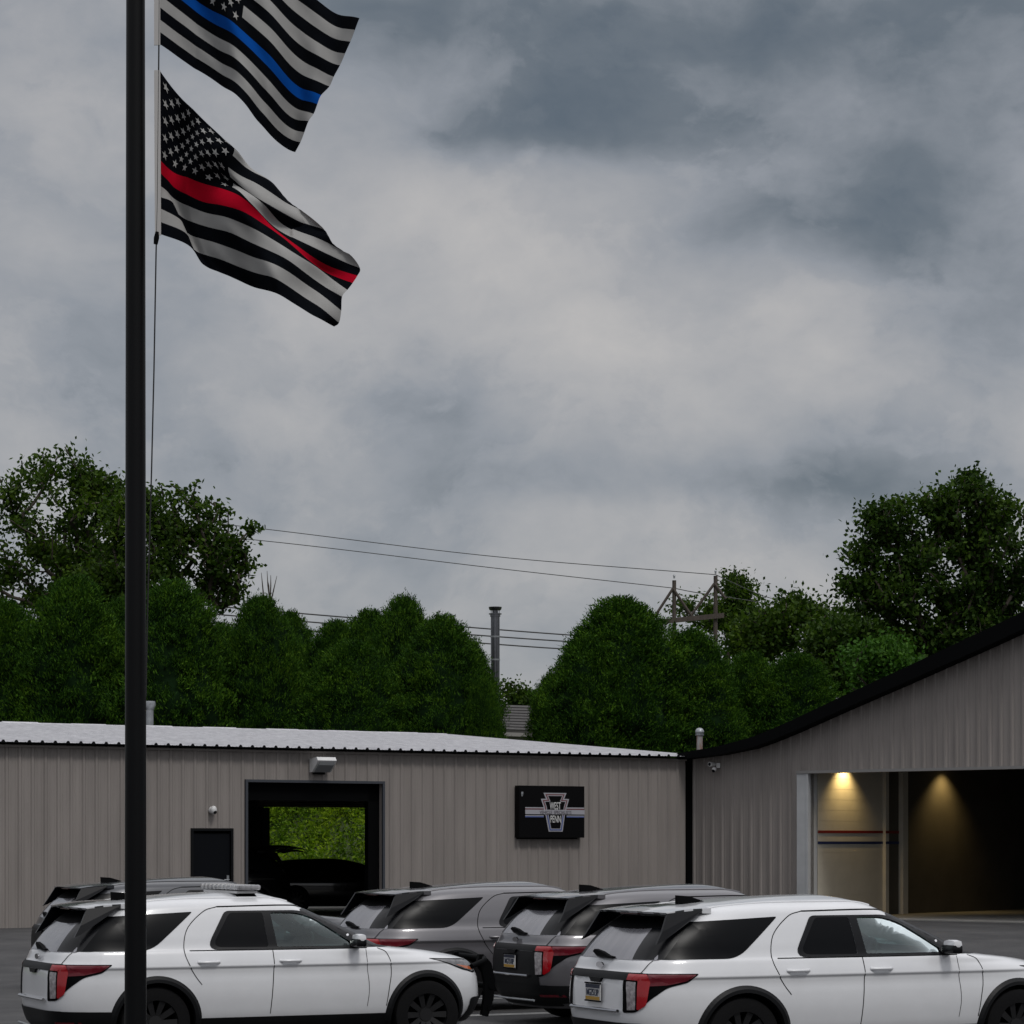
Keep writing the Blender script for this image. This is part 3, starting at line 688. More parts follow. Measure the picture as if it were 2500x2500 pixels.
def flag(name, label, rows, depf, cmat):
    g_ = np.array([[cr(*p) for p in r] for r in rows])   # [14][9][2]
    root = thing(name, label, 'flag', at(388, cr(*rows[0][0])[1], 24.9), 0, 'striped flags on the pole')
    nu, nv = 120, 13 * 5
    us = np.linspace(0, 1, nu + 1)
    byu = {}
    fu = [crom(U_, g_[r]) for r in range(14)]
    def colat(u):
        k = round(u, 5)
        if k not in byu: byu[k] = crom(list(range(14)), np.array([f(u) for f in fu]))
        return byu[k]
    def P(u, v, off=0):
        x, y = colat(u)(v); Y = 24.9 + depf(u, v) + off
        rip = .012 * math.sin(31 * u + 1.7 * v) * math.sin(11 * u - .9 * v) * min(1, u * 5)
        return at(x, y, 24.9) + Vector(((x - 1250) / F * (Y - 24.9) * .0, (Y - 24.9) + rip, 0))
    V = [P(u, v) for v in np.linspace(0, 13, nv + 1) for u in us]; n1_ = nu + 1
    Fq = []; mi = []
    for j in range(nv):
        vv = (j + .5) / 5; st = int(vv)
        for i in range(nu):
            uu = (us[i] + us[i + 1]) / 2
            Fq.append((j * n1_ + i, j * n1_ + i + 1, (j + 1) * n1_ + i + 1, (j + 1) * n1_ + i))
            if vv > 6 and uu < .4: mi.append(0)
            elif st == 5: mi.append(2)
            else: mi.append(0 if st % 2 == 0 else 1)
    fo = numesh('cloth', V, Fq, [M['fblack'], M['fwhite'], cmat], root, mi, True, local=False)
    m = MB()
    for rr in range(9):
        cnt = 6 if rr % 2 == 0 else 5
        for k in range(cnt):
            cu = (.4 / 12) * (2 * k + 1 + (0 if rr % 2 == 0 else 1)); cv = 6 + .7 * (rr + 1)
            pts = []
            for q in range(10):
                rad = (.0308 * 13 * .95) * (1 if q % 2 == 0 else .40); an = math.pi / 2 + q * math.pi / 5
                pts.append(P(min(max(cu + rad * math.cos(an) / 13 * .625, .0), .99), min(cv + rad * math.sin(an), 12.99), -.012))
            c0 = P(cu, cv, -.012)
            for q in range(10): m.poly([c0, pts[q], pts[(q + 1) % 10]])
    m.build('stars', M['fwhite'], fo, fixn=False)
    m = MB()
    ya = [P(0, v) for v in np.linspace(0, 13, 12)]
    m.prism([ya[0] + Vector((-.052, -.006, -.01)), ya[0] + Vector((.006, -.006, -.01)), ya[-1] + Vector((.006, -.006, 0)), ya[-1] + Vector((-.052, -.006, 0))], (0, .012, 0))
    m.build('heading', M['fhead'], root)
    m = MB(); e = [P(1, v, -.006) for v in np.linspace(0, 13, 40)]; e2 = [P(.965, v, -.006) for v in np.linspace(0, 13, 40)]
    return root
flag('striped_flag', 'lower black and white striped flag with one red stripe and white stars', rows1, dep1, M['fred'])
flag('striped_flag', 'upper black and white striped flag with one blue stripe', rows2, dep2, M['fblue'])

# ------------------------------------------------------------------ vegetation
def rotframes(n, up=None):
    """n random orthonormal pairs (a, b); up: array of preferred directions for a"""
    a = rng.normal(size=(n, 3))
    if up is not None: a = a * .45 + up
    a /= np.linalg.norm(a, axis=1)[:, None]
    r = rng.normal(size=(n, 3)); b = np.cross(a, r); b /= np.linalg.norm(b, axis=1)[:, None]
    return a, b
def leafquads(C0, L, W, up=None):
    n = len(C0); a, b = rotframes(n, up); L = L[:, None]; W = W[:, None]
    V = np.empty((n, 4, 3)); V[:, 0] = C0 - a * L * .5; V[:, 1] = C0 + b * W * .5; V[:, 2] = C0 + a * L * .5; V[:, 3] = C0 - b * W * .5
    return V.reshape(-1, 3), np.arange(n * 4).reshape(n, 4)
def arborvitae_mesh(seed, h, Rr, n, top=1.0, lobes=None):
    r_ = np.random.default_rng(seed)
    # lumps: bumps on the unit (angle, height) domain
    nb = 90; ba = r_.uniform(0, 2 * np.pi, nb); bh = r_.uniform(0, .97, nb); bs = r_.uniform(.05, .12, nb); bv = r_.uniform(-.20, .34, nb)
    def rad(a, t):
        base = Rr * np.minimum(1, 1.10 * np.clip(1 - t ** 2.1, 0, 1) ** .60) * (0.88 + .12 * np.minimum(1, t * 4))
        q = np.zeros_like(a)
        for i in range(nb):
            da = (a - ba[i] + np.pi) % (2 * np.pi) - np.pi
            q += bv[i] * np.exp(-((da * .35) ** 2 + ((t - bh[i]) * 1.3) ** 2) / bs[i] ** 2)
        q += .05 * np.sin(5 * a + 9 * t + seed) + .04 * np.sin(11 * a - 17 * t)
        return base * (1 + q)
    ns = 1150; per = 22; t0 = r_.uniform(0, 1, ns) ** .85; a0 = r_.uniform(0, 2 * np.pi, ns); push = r_.normal(.99, .085, ns)
    r0 = rad(a0, t0) * push; c0 = np.stack([r0 * np.cos(a0), r0 * np.sin(a0), t0 * h], 1)
    sz = r_.uniform(.09, .20, ns); a = np.repeat(a0, per)
    out = np.stack([np.cos(a), np.sin(a), np.full(len(a), .9)], 1); out /= np.linalg.norm(out, axis=1)[:, None]
    k_ = r_.uniform(-1.1, 1, len(a))
    C0 = np.repeat(c0, per, 0) + out * (k_ * np.repeat(sz, per) * 1.5)[:, None] + r_.normal(0, 1, (len(a), 3)) * (np.repeat(sz, per) * (.85 - .45 * k_))[:, None] * np.array([1, 1, .8])
    # spiky leader shoots at the top
    k = n // 30; tt = r_.uniform(.88, 1.0, k); C1 = np.stack([r_.normal(0, .10 * Rr, k), r_.normal(0, .10 * Rr, k), tt * h], 1); 
    C0 = np.concatenate([C0, C1]); a = np.concatenate([a, r_.uniform(0, 6.28, k)]); N_ = len(C0)
    up = np.stack([np.cos(a) * .55, np.sin(a) * .55, np.full(N_, 1.0)], 1)
    # every tuft: three narrow fans
    Cq = np.repeat(C0, 3, 0) + r_.normal(0, .05, (N_ * 3, 3)); upq = np.repeat(up, 3, 0)
    Ls = r_.uniform(.07, .17, len(Cq)); Ls[r_.uniform(0, 1, len(Cq)) < .05] *= 2.3; V, Fq = leafquads(Cq, Ls, r_.uniform(.022, .05, len(Cq)), upq)
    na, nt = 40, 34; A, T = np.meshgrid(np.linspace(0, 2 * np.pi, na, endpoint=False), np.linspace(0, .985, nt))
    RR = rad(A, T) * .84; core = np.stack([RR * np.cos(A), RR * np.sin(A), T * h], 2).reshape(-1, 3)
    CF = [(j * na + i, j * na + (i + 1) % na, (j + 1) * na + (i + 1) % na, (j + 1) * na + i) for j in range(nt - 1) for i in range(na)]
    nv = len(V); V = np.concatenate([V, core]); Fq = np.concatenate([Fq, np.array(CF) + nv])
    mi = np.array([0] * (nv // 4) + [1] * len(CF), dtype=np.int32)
    return V, Fq, mi
AV = []
for i, (sd_, n) in enumerate([(11, 15000), (23, 15000), (37, 15000), (51, 15000)]):
    V, Fq, mi = arborvitae_mesh(sd_, 8.0, 1.8, n)
    o = numesh('crown', V, Fq, [M['leafA'], M['core']], None, mi, False); AV.append(o.data); bpy.data.objects.remove(o)
def arbor(px, ytop, wpx, Y, label, k, rot=0.0, base=None):
    X = (px - 1250) * Y / F; z0 = gz(X, Y) if base is None else base; ztop = CAMZ - (ytop - HOR) * Y / F; h = (ztop - z0) * .972
    t = thing('arborvitae_tree', label, 'tree', (X, Y, z0), 0, 'arborvitae trees behind the workshop')
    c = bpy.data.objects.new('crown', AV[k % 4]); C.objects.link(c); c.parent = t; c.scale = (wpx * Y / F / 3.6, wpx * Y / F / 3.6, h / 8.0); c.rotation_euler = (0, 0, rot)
    m = MB(); m.tube([(X, Y, z0 - .2), (X, Y, z0 + .6 * h)], [.18, .05], 8); m.build('trunk', M['bark'], t)
for a in [
 (10, 1462, 260, 92, 'arborvitae at the far left end of the evergreen row', 2, 1.0, None),
 (185, 1402, 285, 91, 'broad arborvitae to the left of the flagpole', 0, .3, None),
 (422, 1412, 295, 90.2, 'broad arborvitae just right of the flagpole', 1, 2.1, None),
 (302, 1455, 190, 94.5, 'arborvitae hidden mostly behind the flagpole', 3, 4.1, None),
 (636, 1450, 215, 91.6, 'arborvitae under the bare upright twigs', 3, 4.0, None),
 (548, 1520, 150, 93.6, 'low arborvitae in front and left of the bare upright twigs', 0, 2.9, None),
 (708, 1490, 185, 95.5, 'slim arborvitae tucked behind the one under the twigs', 2, 5.0, None),
 (862, 1560, 250, 89.9, 'low dark arborvitae in front of the tallest pointed one', 0, 5.2, None),
 (822, 1512, 190, 94.0, 'arborvitae with ragged top just left of the tallest pointed one', 2, 3.0, None),
 (905, 1486, 240, 95.0, 'arborvitae with flat shoulder left of the tallest pointed one', 1, 6.0, None),
 (985, 1450, 200, 93.0, 'tallest pointed arborvitae in the middle of the row', 3, .8, None),
 (1080, 1497, 240, 91.0, 'rounded arborvitae left of the metal flue', 1, 2.6, None),
 (1145, 1560, 160, 92.0, 'arborvitae partly hiding the foot of the metal flue', 0, 3.9, None),
 (1178, 1650, 100, 90.0, 'small low arborvitae at the left edge of the gap in the row', 2, 1.9, None),
 (1515, 1455, 330, 91, 'large pyramid arborvitae right of the gap in the row', 2, .5, None),
 (1438, 1545, 240, 90, 'lower left shoulder arborvitae in front of the large pyramid', 0, 1.5, None),
 (1347, 1640, 120, 91.5, 'small arborvitae at the right edge of the gap in the row', 3, .1, None),
 (1690, 1532, 260, 92, 'arborvitae in front of the timber power structure', 1, 3.3, None),
 (1830, 1590, 210, 93.5, 'narrow arborvitae right of the power structure', 3, 1.2, None),
 (1945, 1592, 250, 92.5, 'round topped arborvitae behind the rising black rake', 0, 4.4, None),
]: arbor(*a)

def decid(name, label, px, pyb, Y, clusters, ncl, leaf, nleaf, mt, grp, trunk_r=.28, base_z=None, spread=.55, lean=(0, 0), seed=1, droop=0, void=-.42):
    """tree: crown filled by clusters [(px,py,rx_px,ry_px,weight)], limbs grown from trunk to each leaf cluster"""
    r_ = np.random.default_rng(seed); k = Y / F
    B0 = np.array([(px - 1250) * k, Y, gz((px - 1250) * k, Y) if base_z is None else base_z])
    W_ = np.array([c[4] for c in clusters], float); W_ /= W_.sum(); pts = []
    for c, w_ in zip(clusters, W_):
        n = max(int(ncl * w_), 3); q = r_.normal(size=(n, 3)); q /= np.linalg.norm(q, axis=1)[:, None]; q *= r_.uniform(.35, 1, n)[:, None] ** .6
        cx, cz = (c[0] - 1250) * k, CAMZ - (c[1] - HOR) * k
        dy = c[5] if len(c) > 5 else 0
        pts.append(np.stack([cx + q[:, 0] * c[2] * k, Y + dy + q[:, 1] * max(c[2], c[3]) * k * .9, cz + q[:, 2] * c[3] * k], 1))
    pts = np.concatenate(pts); ztop = pts[:, 2].max()
    ph = r_.uniform(0, 6, 3); vn = np.sin(pts[:, 0] * 1.5 + ph[0]) * np.sin(pts[:, 2] * 1.9 + ph[1]) + .6 * np.sin(pts[:, 0] * 3.1 + pts[:, 2] * 2.3 + ph[2]) ; pts = pts[vn > void]
    # skeleton
    nodes = []; par = []; hfork = B0[2] + (pts[:, 2].mean() - B0[2]) * .75
    nt = 7
    for i in range(nt):
        f = i / (nt - 1); nodes.append(B0 + np.array([lean[0] * f, lean[1] * f, (hfork - B0[2]) * f])); par.append(i - 1)
    order = np.argsort(np.linalg.norm(pts - nodes[-1], axis=1)); tips = []
    for i in order:
        p = pts[i]; nd = np.array(nodes); d = np.linalg.norm(nd - p, axis=1) + .55 * np.maximum(nd[:, 2] - p[2] + .4, 0) * 2 + .12 * np.linalg.norm(nd - nodes[nt - 1], axis=1)
        d[:nt // 2] += 3; j = int(np.argmin(d)); a = nd[j]; L = np.linalg.norm(p - a); ns = max(int(L / .6), 1); cur = j
        for s_ in range(1, ns + 1):
            f = s_ / ns; q = a + (p - a) * f + np.array([0, 0, (-.12 if not droop else .12) * L * math.sin(math.pi * f)]) + r_.normal(0, .05, 3) * (f < 1)
            nodes.append(q); par.append(cur); cur = len(nodes) - 1
        tips.append(cur)
    cnt = np.zeros(len(nodes)); 
    for t_ in tips:
        c = t_
        while c >= 0: cnt[c] += 1; c = par[c]
    rad = .014 + trunk_r * (cnt / cnt.max()) ** .55
    root = thing(name, label, 'tree', tuple(B0), 0, grp)
    V = []; Fq = []
    for i, p_ in enumerate(par):
        if p_ < 0: continue
        a, b = nodes[p_], nodes[i]; t = b - a; L = np.linalg.norm(t)
        if L < 1e-4: continue
        t = t / L; u = np.cross(t, [0, 0, 1.0] if abs(t[2]) < .9 else [1.0, 0, 0]); u /= np.linalg.norm(u); v = np.cross(t, u)
        sg = 7 if cnt[i] > 12 else 4; n0 = len(V); ra = min(rad[p_], rad[i] * 1.35)
        for (q, r0) in ((a, ra), (b + t * rad[i] * .3, rad[i])):
            for s_ in range(sg):
                an = 2 * math.pi * s_ / sg; V.append(q + (u * math.cos(an) + v * math.sin(an)) * r0)
        for s_ in range(sg): Fq.append((n0 + s_, n0 + (s_ + 1) % sg, n0 + sg + (s_ + 1) % sg, n0 + sg + s_))
    numesh('trunk', V, Fq, M['bark'], root, None, True, local=False)
    T = np.array([nodes[t_] for t_ in tips]); Pn = np.array([nodes[par[t_]] for t_ in tips]); reps = r_.poisson(nleaf, len(T)) + 5
    c0 = np.repeat(T, reps, 0); p0 = np.repeat(Pn, reps, 0); f = r_.uniform(-.3, 1.1, len(c0))[:, None]
    c0 = p0 + (c0 - p0) * f + r_.normal(0, 1, c0.shape) * np.array([spread, spread, spread * .62]) * r_.uniform(.5, 1.1, len(c0))[:, None]
    V, Fq = leafquads(c0, r_.uniform(.7, 1.3, len(c0)) * leaf, r_.uniform(.45, .8, len(c0)) * leaf)
    numesh('crown', V, Fq, mt, root, None, False, local=False)
    return root
GT_ = 'leafy trees behind the evergreen row'
decid('broadleaf_tree', 'tall leafy tree at the far left edge beyond the evergreens', 120, 0, 112,
      [(120, 1270, 190, 185, 3), (60, 1400, 150, 120, 1), (230, 1220, 85, 100, 1), (210, 1380, 110, 90, 1)], 420, .23, 42, M['leafD'], GT_, .30, spread=.40, seed=3)
decid('broadleaf_tree', 'windblown open crowned tree right of the flagpole', 440, 0, 106,
      [(400, 1260, 75, 90, 1.2), (480, 1250, 80, 75, 1.2), (470, 1350, 120, 90, 2), (555, 1360, 70, 75, 1.2), (605, 1300, 32, 22, .35), (540, 1450, 60, 35, .6)], 300, .24, 17, M['leafD'], GT_, .24, spread=.25, seed=5, void=-.85)
decid('broadleaf_tree', 'bushy olive green tree behind the flagpole', 330, 0, 104,
      [(330, 1290, 80, 100, 1), (320, 1400, 110, 80, 1.3), (240, 1430, 70, 50, .7)], 230, .20, 70, M['leafD'], GT_, .22, spread=.45, seed=8)
decid('oak_tree', 'large dark oak with spreading crown above the black rake', 2330, 0, 98,
      [(2360, 1250, 130, 85, 1.6), (2200, 1265, 100, 55, 1.2), (2130, 1345, 70, 45, .8), (2100, 1418, 48, 24, .5), (2300, 1400, 150, 90, 2.2), (2450, 1320, 110, 140, 1.6), (2200, 1460, 130, 55, 1.4), (2350, 1530, 120, 60, 1.6), (2240, 1560, 110, 50, 1.3), (2560, 1400, 120, 160, 1.2), (2370, 1180, 35, 30, .3), (2275, 1250, 60, 50, .5), (2470, 1500, 90, 60, 1)], 820, .21, 46, M['leafO'], GT_, .36, spread=.34, seed=9, void=-.75)
decid('broadleaf_tree', 'slender leafy tree top behind the timber power structure', 1775, 0, 165,
      [(1785, 1440, 42, 45, 1), (1720, 1490, 75, 45, 1), (1800, 1520, 70, 50, 1)], 170, .26, 60, M['leafD'], GT_, .2, spread=.6, seed=12)
decid('broadleaf_tree', 'low spreading tree between the power structure and the oak', 1950, 0, 125,
      [(1900, 1520, 110, 55, 1.3), (2010, 1520, 90, 60, 1.2), (1850, 1560, 90, 50, 1), (2060, 1590, 90, 60, 1), (1930, 1480, 50, 30, .3)], 330, .24, 60, M['leafD'], GT_, .24, spread=.48, seed=13)
decid('broadleaf_tree', 'leafy tree filling in below the oak crown on its left', 2120, 0, 118,
      [(2080, 1560, 100, 50, 1.2), (2160, 1600, 110, 60, 1.2), (2040, 1640, 90, 50, 1), (2250, 1610, 90, 50, 1)], 300, .24, 80, M['leafO'], GT_, .2, spread=.6, seed=14)
decid('broadleaf_tree', 'bright green young tree peeking over the black rake', 2180, 0, 89,
      [(2130, 1610, 55, 45, 1), (2200, 1590, 60, 45, 1), (2090, 1680, 60, 50, 1), (2200, 1660, 60, 40, 1)], 170, .17, 75, leafmat('bright young leaves', [(0, (.015, .045, .008)), (.5, (.035, .095, .012)), (1, (.08, .17, .02))], .9, .3), GT_, .1, spread=.35, seed=15)
decid('broadleaf_tree', 'light green bush showing in the gap of the evergreen row', 1240, 0, 137,
      [(1240, 1690, 34, 34, 1), (1275, 1702, 30, 22, 1), (1300, 1690, 24, 24, .8)], 70, .20, 40, M['leafD'], GT_, .08, spread=.35, seed=16)
# bare sprigs
P0_ = at(660, 1465, 93.5)
bt = thing('bare_twigs', 'bare upright twigs poking out above an arborvitae', 'twigs', P0_)
m = MB()
for (x0, y0), (x1, y1), (x2, y2) in (((660, 1475), (654, 1430), (652, 1394)), ((658, 1475), (656, 1430), (653, 1415)), ((660, 1475), (668, 1440), (676, 1406)), ((645, 1470), (641, 1430), (638, 1398)), ((659, 1475), (661, 1430), (661, 1404))):
    m.tube([at(x0, y0, 93.5), at(x1, y1, 93.5), at(x2, y2, 93.5)], [.03, .022, .008], 5)
m.build('twig', M['bark'], bt)
# weeds on the bank behind the workshop
nc = 900; cx_ = rng.uniform(-15, -1, nc); cy_ = rng.uniform(80.8, 90, nc); chh = rng.uniform(.3, 1.1, nc) + .7 * (np.sin(cx_ * 1.6) * np.sin(cy_ * 1.3 + 1) > .2); per = 46
X_ = np.repeat(cx_, per) + rng.normal(0, .16, nc * per); Y_ = np.repeat(cy_, per) + rng.normal(0, .16, nc * per); hh = rng.uniform(0, 1, nc * per) * np.repeat(chh, per)
X_ = X_ + .22 * hh; Z_g = np.array([gz(0, y) for y in Y_]); C0 = np.stack([X_, Y_, Z_g + hh], 1); n = len(C0)
V, Fq = leafquads(C0, rng.uniform(.08, .20, n), rng.uniform(.03, .09, n), None)
o = numesh('weeds', V, Fq, M['weed'], None, None); tag(o, 'bright green weeds covering the bank seen through the garage bay', 'weeds', kind='stuff')
n = 40000; X_ = rng.uniform(-45, 45, n); Y_ = rng.uniform(84, 94, n); Z_g = np.array([gz(0, y) for y in Y_])
C0 = np.stack([X_, Y_, Z_g + rng.uniform(0, .5, n)], 1); V, Fq = leafquads(C0, rng.uniform(.2, .5, n), rng.uniform(.04, .1, n), np.tile(np.array([[.1, 0, 1.0]]), (n, 1)))
o = numesh('ground_cover', V, Fq, M['leafD'], None, None); tag(o, 'dark low ground cover at the feet of the evergreens', 'undergrowth', kind='stuff')

# ------------------------------------------------------------------ far things
# small house roof in the gap
hs = thing('house', 'small house roof with grey shingles glimpsed in the gap of the evergreen row', 'house', at(1290, 2000, 128))
A = at(1215, 1721, 128); Bq = at(1400, 1727, 128); e0 = at(1215, 1782, 124.5); e1 = at(1400, 1788, 124.5)
m = MB(); m.prism([A, Bq, e1, e0], (0, .0, -.12)); b0_, b1_ = A + Vector((0, 3.5, -1.25)), Bq + Vector((0, 3.5, -1.25)); m.prism([A, Bq, b1_, b0_], (0, 0, -.12))
nr = 9
for k in range(nr):
    f0 = (k + .0) / nr; f1 = (k + 1.0) / nr; p, q, r__, s__ = A.lerp(e0, f0), Bq.lerp(e1, f0), Bq.lerp(e1, f1), A.lerp(e0, f1)
    up_ = Vector((0, -.02, .05)); lo_ = Vector((0, -.02, .012)); m.quad(p + lo_, q + lo_, r__ + up_, s__ + up_); m.quad(s__ + up_, r__ + up_, r__, s__)
m.build('roof', M['shingle'], hs, fixn=False)
m = MB(); zb_ = gz(0, 126) - .3
m.prism([(e0.x + .1, e0.y + .4, zb_), (e1.x - .1, e1.y + .4, zb_), (e1.x - .1, 131.2, zb_), (e0.x + .1, 131.2, zb_)], (0, 0, e0.z - zb_ - .1)); m.build('wall', M['siding'], hs)
m = MB(); m.prism([e0 + Vector((0, 0, -.10)), e1 + Vector((0, 0, -.10)), e1 + Vector((0, -.03, -.28)), e0 + Vector((0, -.03, -.28))], (0, .03, 0)); m.build('gutter', M['siding'], hs)
# metal flue
P = at(1209, 1600, 97); zt_ = at(1209, 1482, 97).z
st = thing('metal_flue', 'tall dark steel flue with banded cap rising behind the evergreens', 'chimney', (P.x, P.y, gz(0, 97)))
m = MB(); m.tube([(P.x, P.y, gz(0, 97)), (P.x, P.y, zt_ - .36)], .165, 20); m.build('pipe', M['steel'], st, smooth=True)
m = MB()
for z in (zt_ - 1.1, zt_ - 1.95, zt_ - 3.4): m = MB(); m.tube([(P.x, P.y, z - .03), (P.x, P.y, z + .03)], .18, 20); m.build('joint_band', M['galv'], st, smooth=True)
m = MB(); m.tube([(P.x, P.y, zt_ - .27), (P.x, P.y, zt_ - .24)], .24, 20); m.tube([(P.x, P.y, zt_ - .36), (P.x, P.y, zt_ - .27)], .19, 20)
m.tube([(P.x, P.y, zt_ - .24), (P.x, P.y, zt_ - .10)], .11, 12)
for k in range(4): a = k * math.pi / 2 + .5; m.tube([(P.x + .17 * math.cos(a), P.y + .17 * math.sin(a), zt_ - .26), (P.x + .17 * math.cos(a), P.y + .17 * math.sin(a), zt_ - .06)], .015, 5)
m.tube([(P.x, P.y, zt_ - .12), (P.x, P.y, zt_ - .08), (P.x, P.y, zt_)], [.2, .23, .245], 20); m.build('cap', M['steel'], st, smooth=True)
# timber power structure
YP = 140.0
hf = thing('power_pole_structure', 'weathered timber H-frame power line structure with crossbar and diagonal braces', 'power pole', (at(1646, 1500, YP).x, YP, gz(0, YP)), 0)
for x, yt in ((1646, 1417), (1747, 1406)):
    a = at(x, yt, YP); m = MB(); m.tube([(a.x, a.y, gz(0, YP)), a], [.13, .11], 10); m.build('pole', M['wood'], hf, smooth=True)
m = MB(); a = at(1560, 1523, YP - .25); b = at(1768, 1502, YP - .25); dv = b - a; m.prism([a + Vector((0, 0, -.13)), b + Vector((0, 0, -.13)), b + Vector((0, 0, .13)), a + Vector((0, 0, .13))], (0, .14, 0)); m.build('crossbar', M['wood'], hf)
for (x0, y0), (x1, y1) in (((1592, 1515), (1643, 1437)), ((1643, 1437), (1690, 1506)), ((1687, 1503), (1744, 1425)), ((1744, 1425), (1772, 1462))):
    m = MB(); m.tube([at(x0, y0, YP - .1), at(x1, y1, YP - .1)], .085, 6); m.build('brace', M['wood'], hf)
m = MB(); 
for x, y in ((1600, 1512), (1700, 1500), (1646, 1412), (1747, 1401)):
    a = at(x, y, YP - .2); m.tube([a, a + Vector((0, 0, .12)), a + Vector((0, 0, .13)), a + Vector((0, 0, .2))], [.05, .05, .08, .04], 8)
m.build('insulator', M['galv'], hf)
def wire(label, pts, Y0, Y1, r_):
    t = [(p[0] - pts[0][0]) / (pts[-1][0] - pts[0][0]) for p in pts]
    fy = crom([p[0] for p in pts], np.array([[float(p[1])] for p in pts]))
    xs = np.linspace(pts[0][0], pts[-1][0], 30); m = MB()
    # distance runs so that the wire is straight seen from above
    P = []
    for x in xs:
        f = (x - pts[0][0]) / (pts[-1][0] - pts[0][0]); Y = 1 / ((1 - f) / Y0 + f / Y1); P.append(at(x, float(fy(x)[0]), Y))
    m.tube(P, r_, 5); o = m.build('power_line', M['cable'], None, smooth=True); tag(o, label, 'cable', 'power lines behind the trees'); return o
wire('topmost power line sloping down to the right pole of the timber structure', [(-100, 1205), (650, 1292), (1200, 1358), (1747, 1403)], 136, YP, .022)
wire('second power line sloping down to the left pole of the timber structure', [(-100, 1250), (650, 1321), (1200, 1386), (1646, 1436)], 136, YP, .022)
wire('upper of three low power lines crossing behind the metal flue', [(-200, 1418), (725, 1497), (1139, 1531), (1400, 1551), (1646, 1566)], 120, YP + .5, .036)
wire('middle of three low power lines crossing behind the metal flue', [(-200, 1440), (762, 1519), (1155, 1550), (1383, 1566), (1646, 1581)], 120, YP + .5, .036)
wire('lowest of three low power lines crossing behind the metal flue', [(-200, 1462), (762, 1540), (1172, 1570), (1354, 1583), (1646, 1599)], 120, YP + .5, .036)
wire('thin power line from the left timber pole across to the right', [(1646, 1436), (1690, 1445), (1900, 1478), (2100, 1520)], YP, YP + 60, .025)
wire('thin power line from the right timber pole across to the right', [(1747, 1403), (1850, 1450), (1900, 1465), (2100, 1510)], YP, YP + 60, .025)

# ------------------------------------------------------------------ vehicles
class Shell:
    """car skin from horizontal slices: front x, rear x, half width and corner exponents against height"""
    def __init__(s, XF, XR, W, NF, NR, XC, top):
        s.xf, s.xr, s.w, s.nf, s.nr, s.xc = [pchip([a for a, b in q], [b for a, b in q]) for q in (XF, XR, W, NF, NR, XC)]; s.top = top; s.z0 = XF[0][0]
    def loop(s, z):
        xf, xr, w, nf, nr, xc = s.xf(z), s.xr(z), s.w(z), s.nf(z), s.nr(z), s.xc(z); out = []
        def quad(a, n):
            P = []
            fl = np.linspace(0, .86, 22); 
            for f in fl: P.append((f * a, w * (1 - f ** n) ** (1 / n)))
            y0 = (1 - .86 ** n) ** (1 / n)
            for gk in np.linspace(y0, 0, 15)[1:]: P.append((a * (1 - max(gk, 0) ** n) ** (1 / n), w * gk))
            return P
        qf = quad(xf - xc, nf); qr = quad(xc - xr, nr)
        for x, y in qf: out.append((xc + x, y))
        for x, y in qf[::-1][1:]: out.append((xc + x, -y))
        for x, y in qr[1:]: out.append((xc - x, -y))
        for x, y in qr[::-1][1:-1]: out.append((xc - x, y))
        return [(x, y, z) for x, y in out]
    def mesh(s, zs):
        L = [s.loop(z) for z in zs]; n = len(L[0]); m = MB(); 
        for l in L: m.v += l
        for j in range(len(L) - 1):
            for i in range(n): m.f.append((j * n + i, j * n + (i + 1) % n, (j + 1) * n + (i + 1) % n, (j + 1) * n + i)); m.m.append(0)
        m.f.append(tuple(range(n))[::-1]); m.m.append(0); e = (len(L) - 1) * n; m.f.append(tuple(e + i for i in range(n))); m.m.append(0)
        return m
    def side(s, x, z):
        xc = s.xc(z); a, n = (s.xf(z) - xc, s.nf(z)) if x >= xc else (xc - s.xr(z), s.nr(z)); f = min(abs(x - xc) / max(a, 1e-4), .9995)
        return s.w(z) * (1 - f ** n) ** (1 / n)
    def rear(s, y, z): n = s.nr(z); g_ = min(abs(y) / s.w(z), .9995); return s.xc(z) - (s.xc(z) - s.xr(z)) * (1 - g_ ** n) ** (1 / n)
    def front(s, y, z): n = s.nf(z); g_ = min(abs(y) / s.w(z), .9995); return s.xc(z) + (s.xf(z) - s.xc(z)) * (1 - g_ ** n) ** (1 / n)
def roundp(pts, r, seg=4):
    out = []; n = len(pts)
    for i in range(n):
        a, b, c = Vector(pts[i - 1]), Vector(pts[i]), Vector(pts[(i + 1) % n]); rr = r[i] if hasattr(r, '__len__') else r
        if rr <= 0: out.append(tuple(b)); continue
        e1 = (a - b); e2 = (c - b); d = min(rr, e1.length * .45, e2.length * .45); p = b + e1.normalized() * d; q = b + e2.normalized() * d
        for k in range(seg + 1):
            t = k / seg; out.append(tuple(p * (1 - t) ** 2 + b * 2 * t * (1 - t) + q * t * t))
    return out
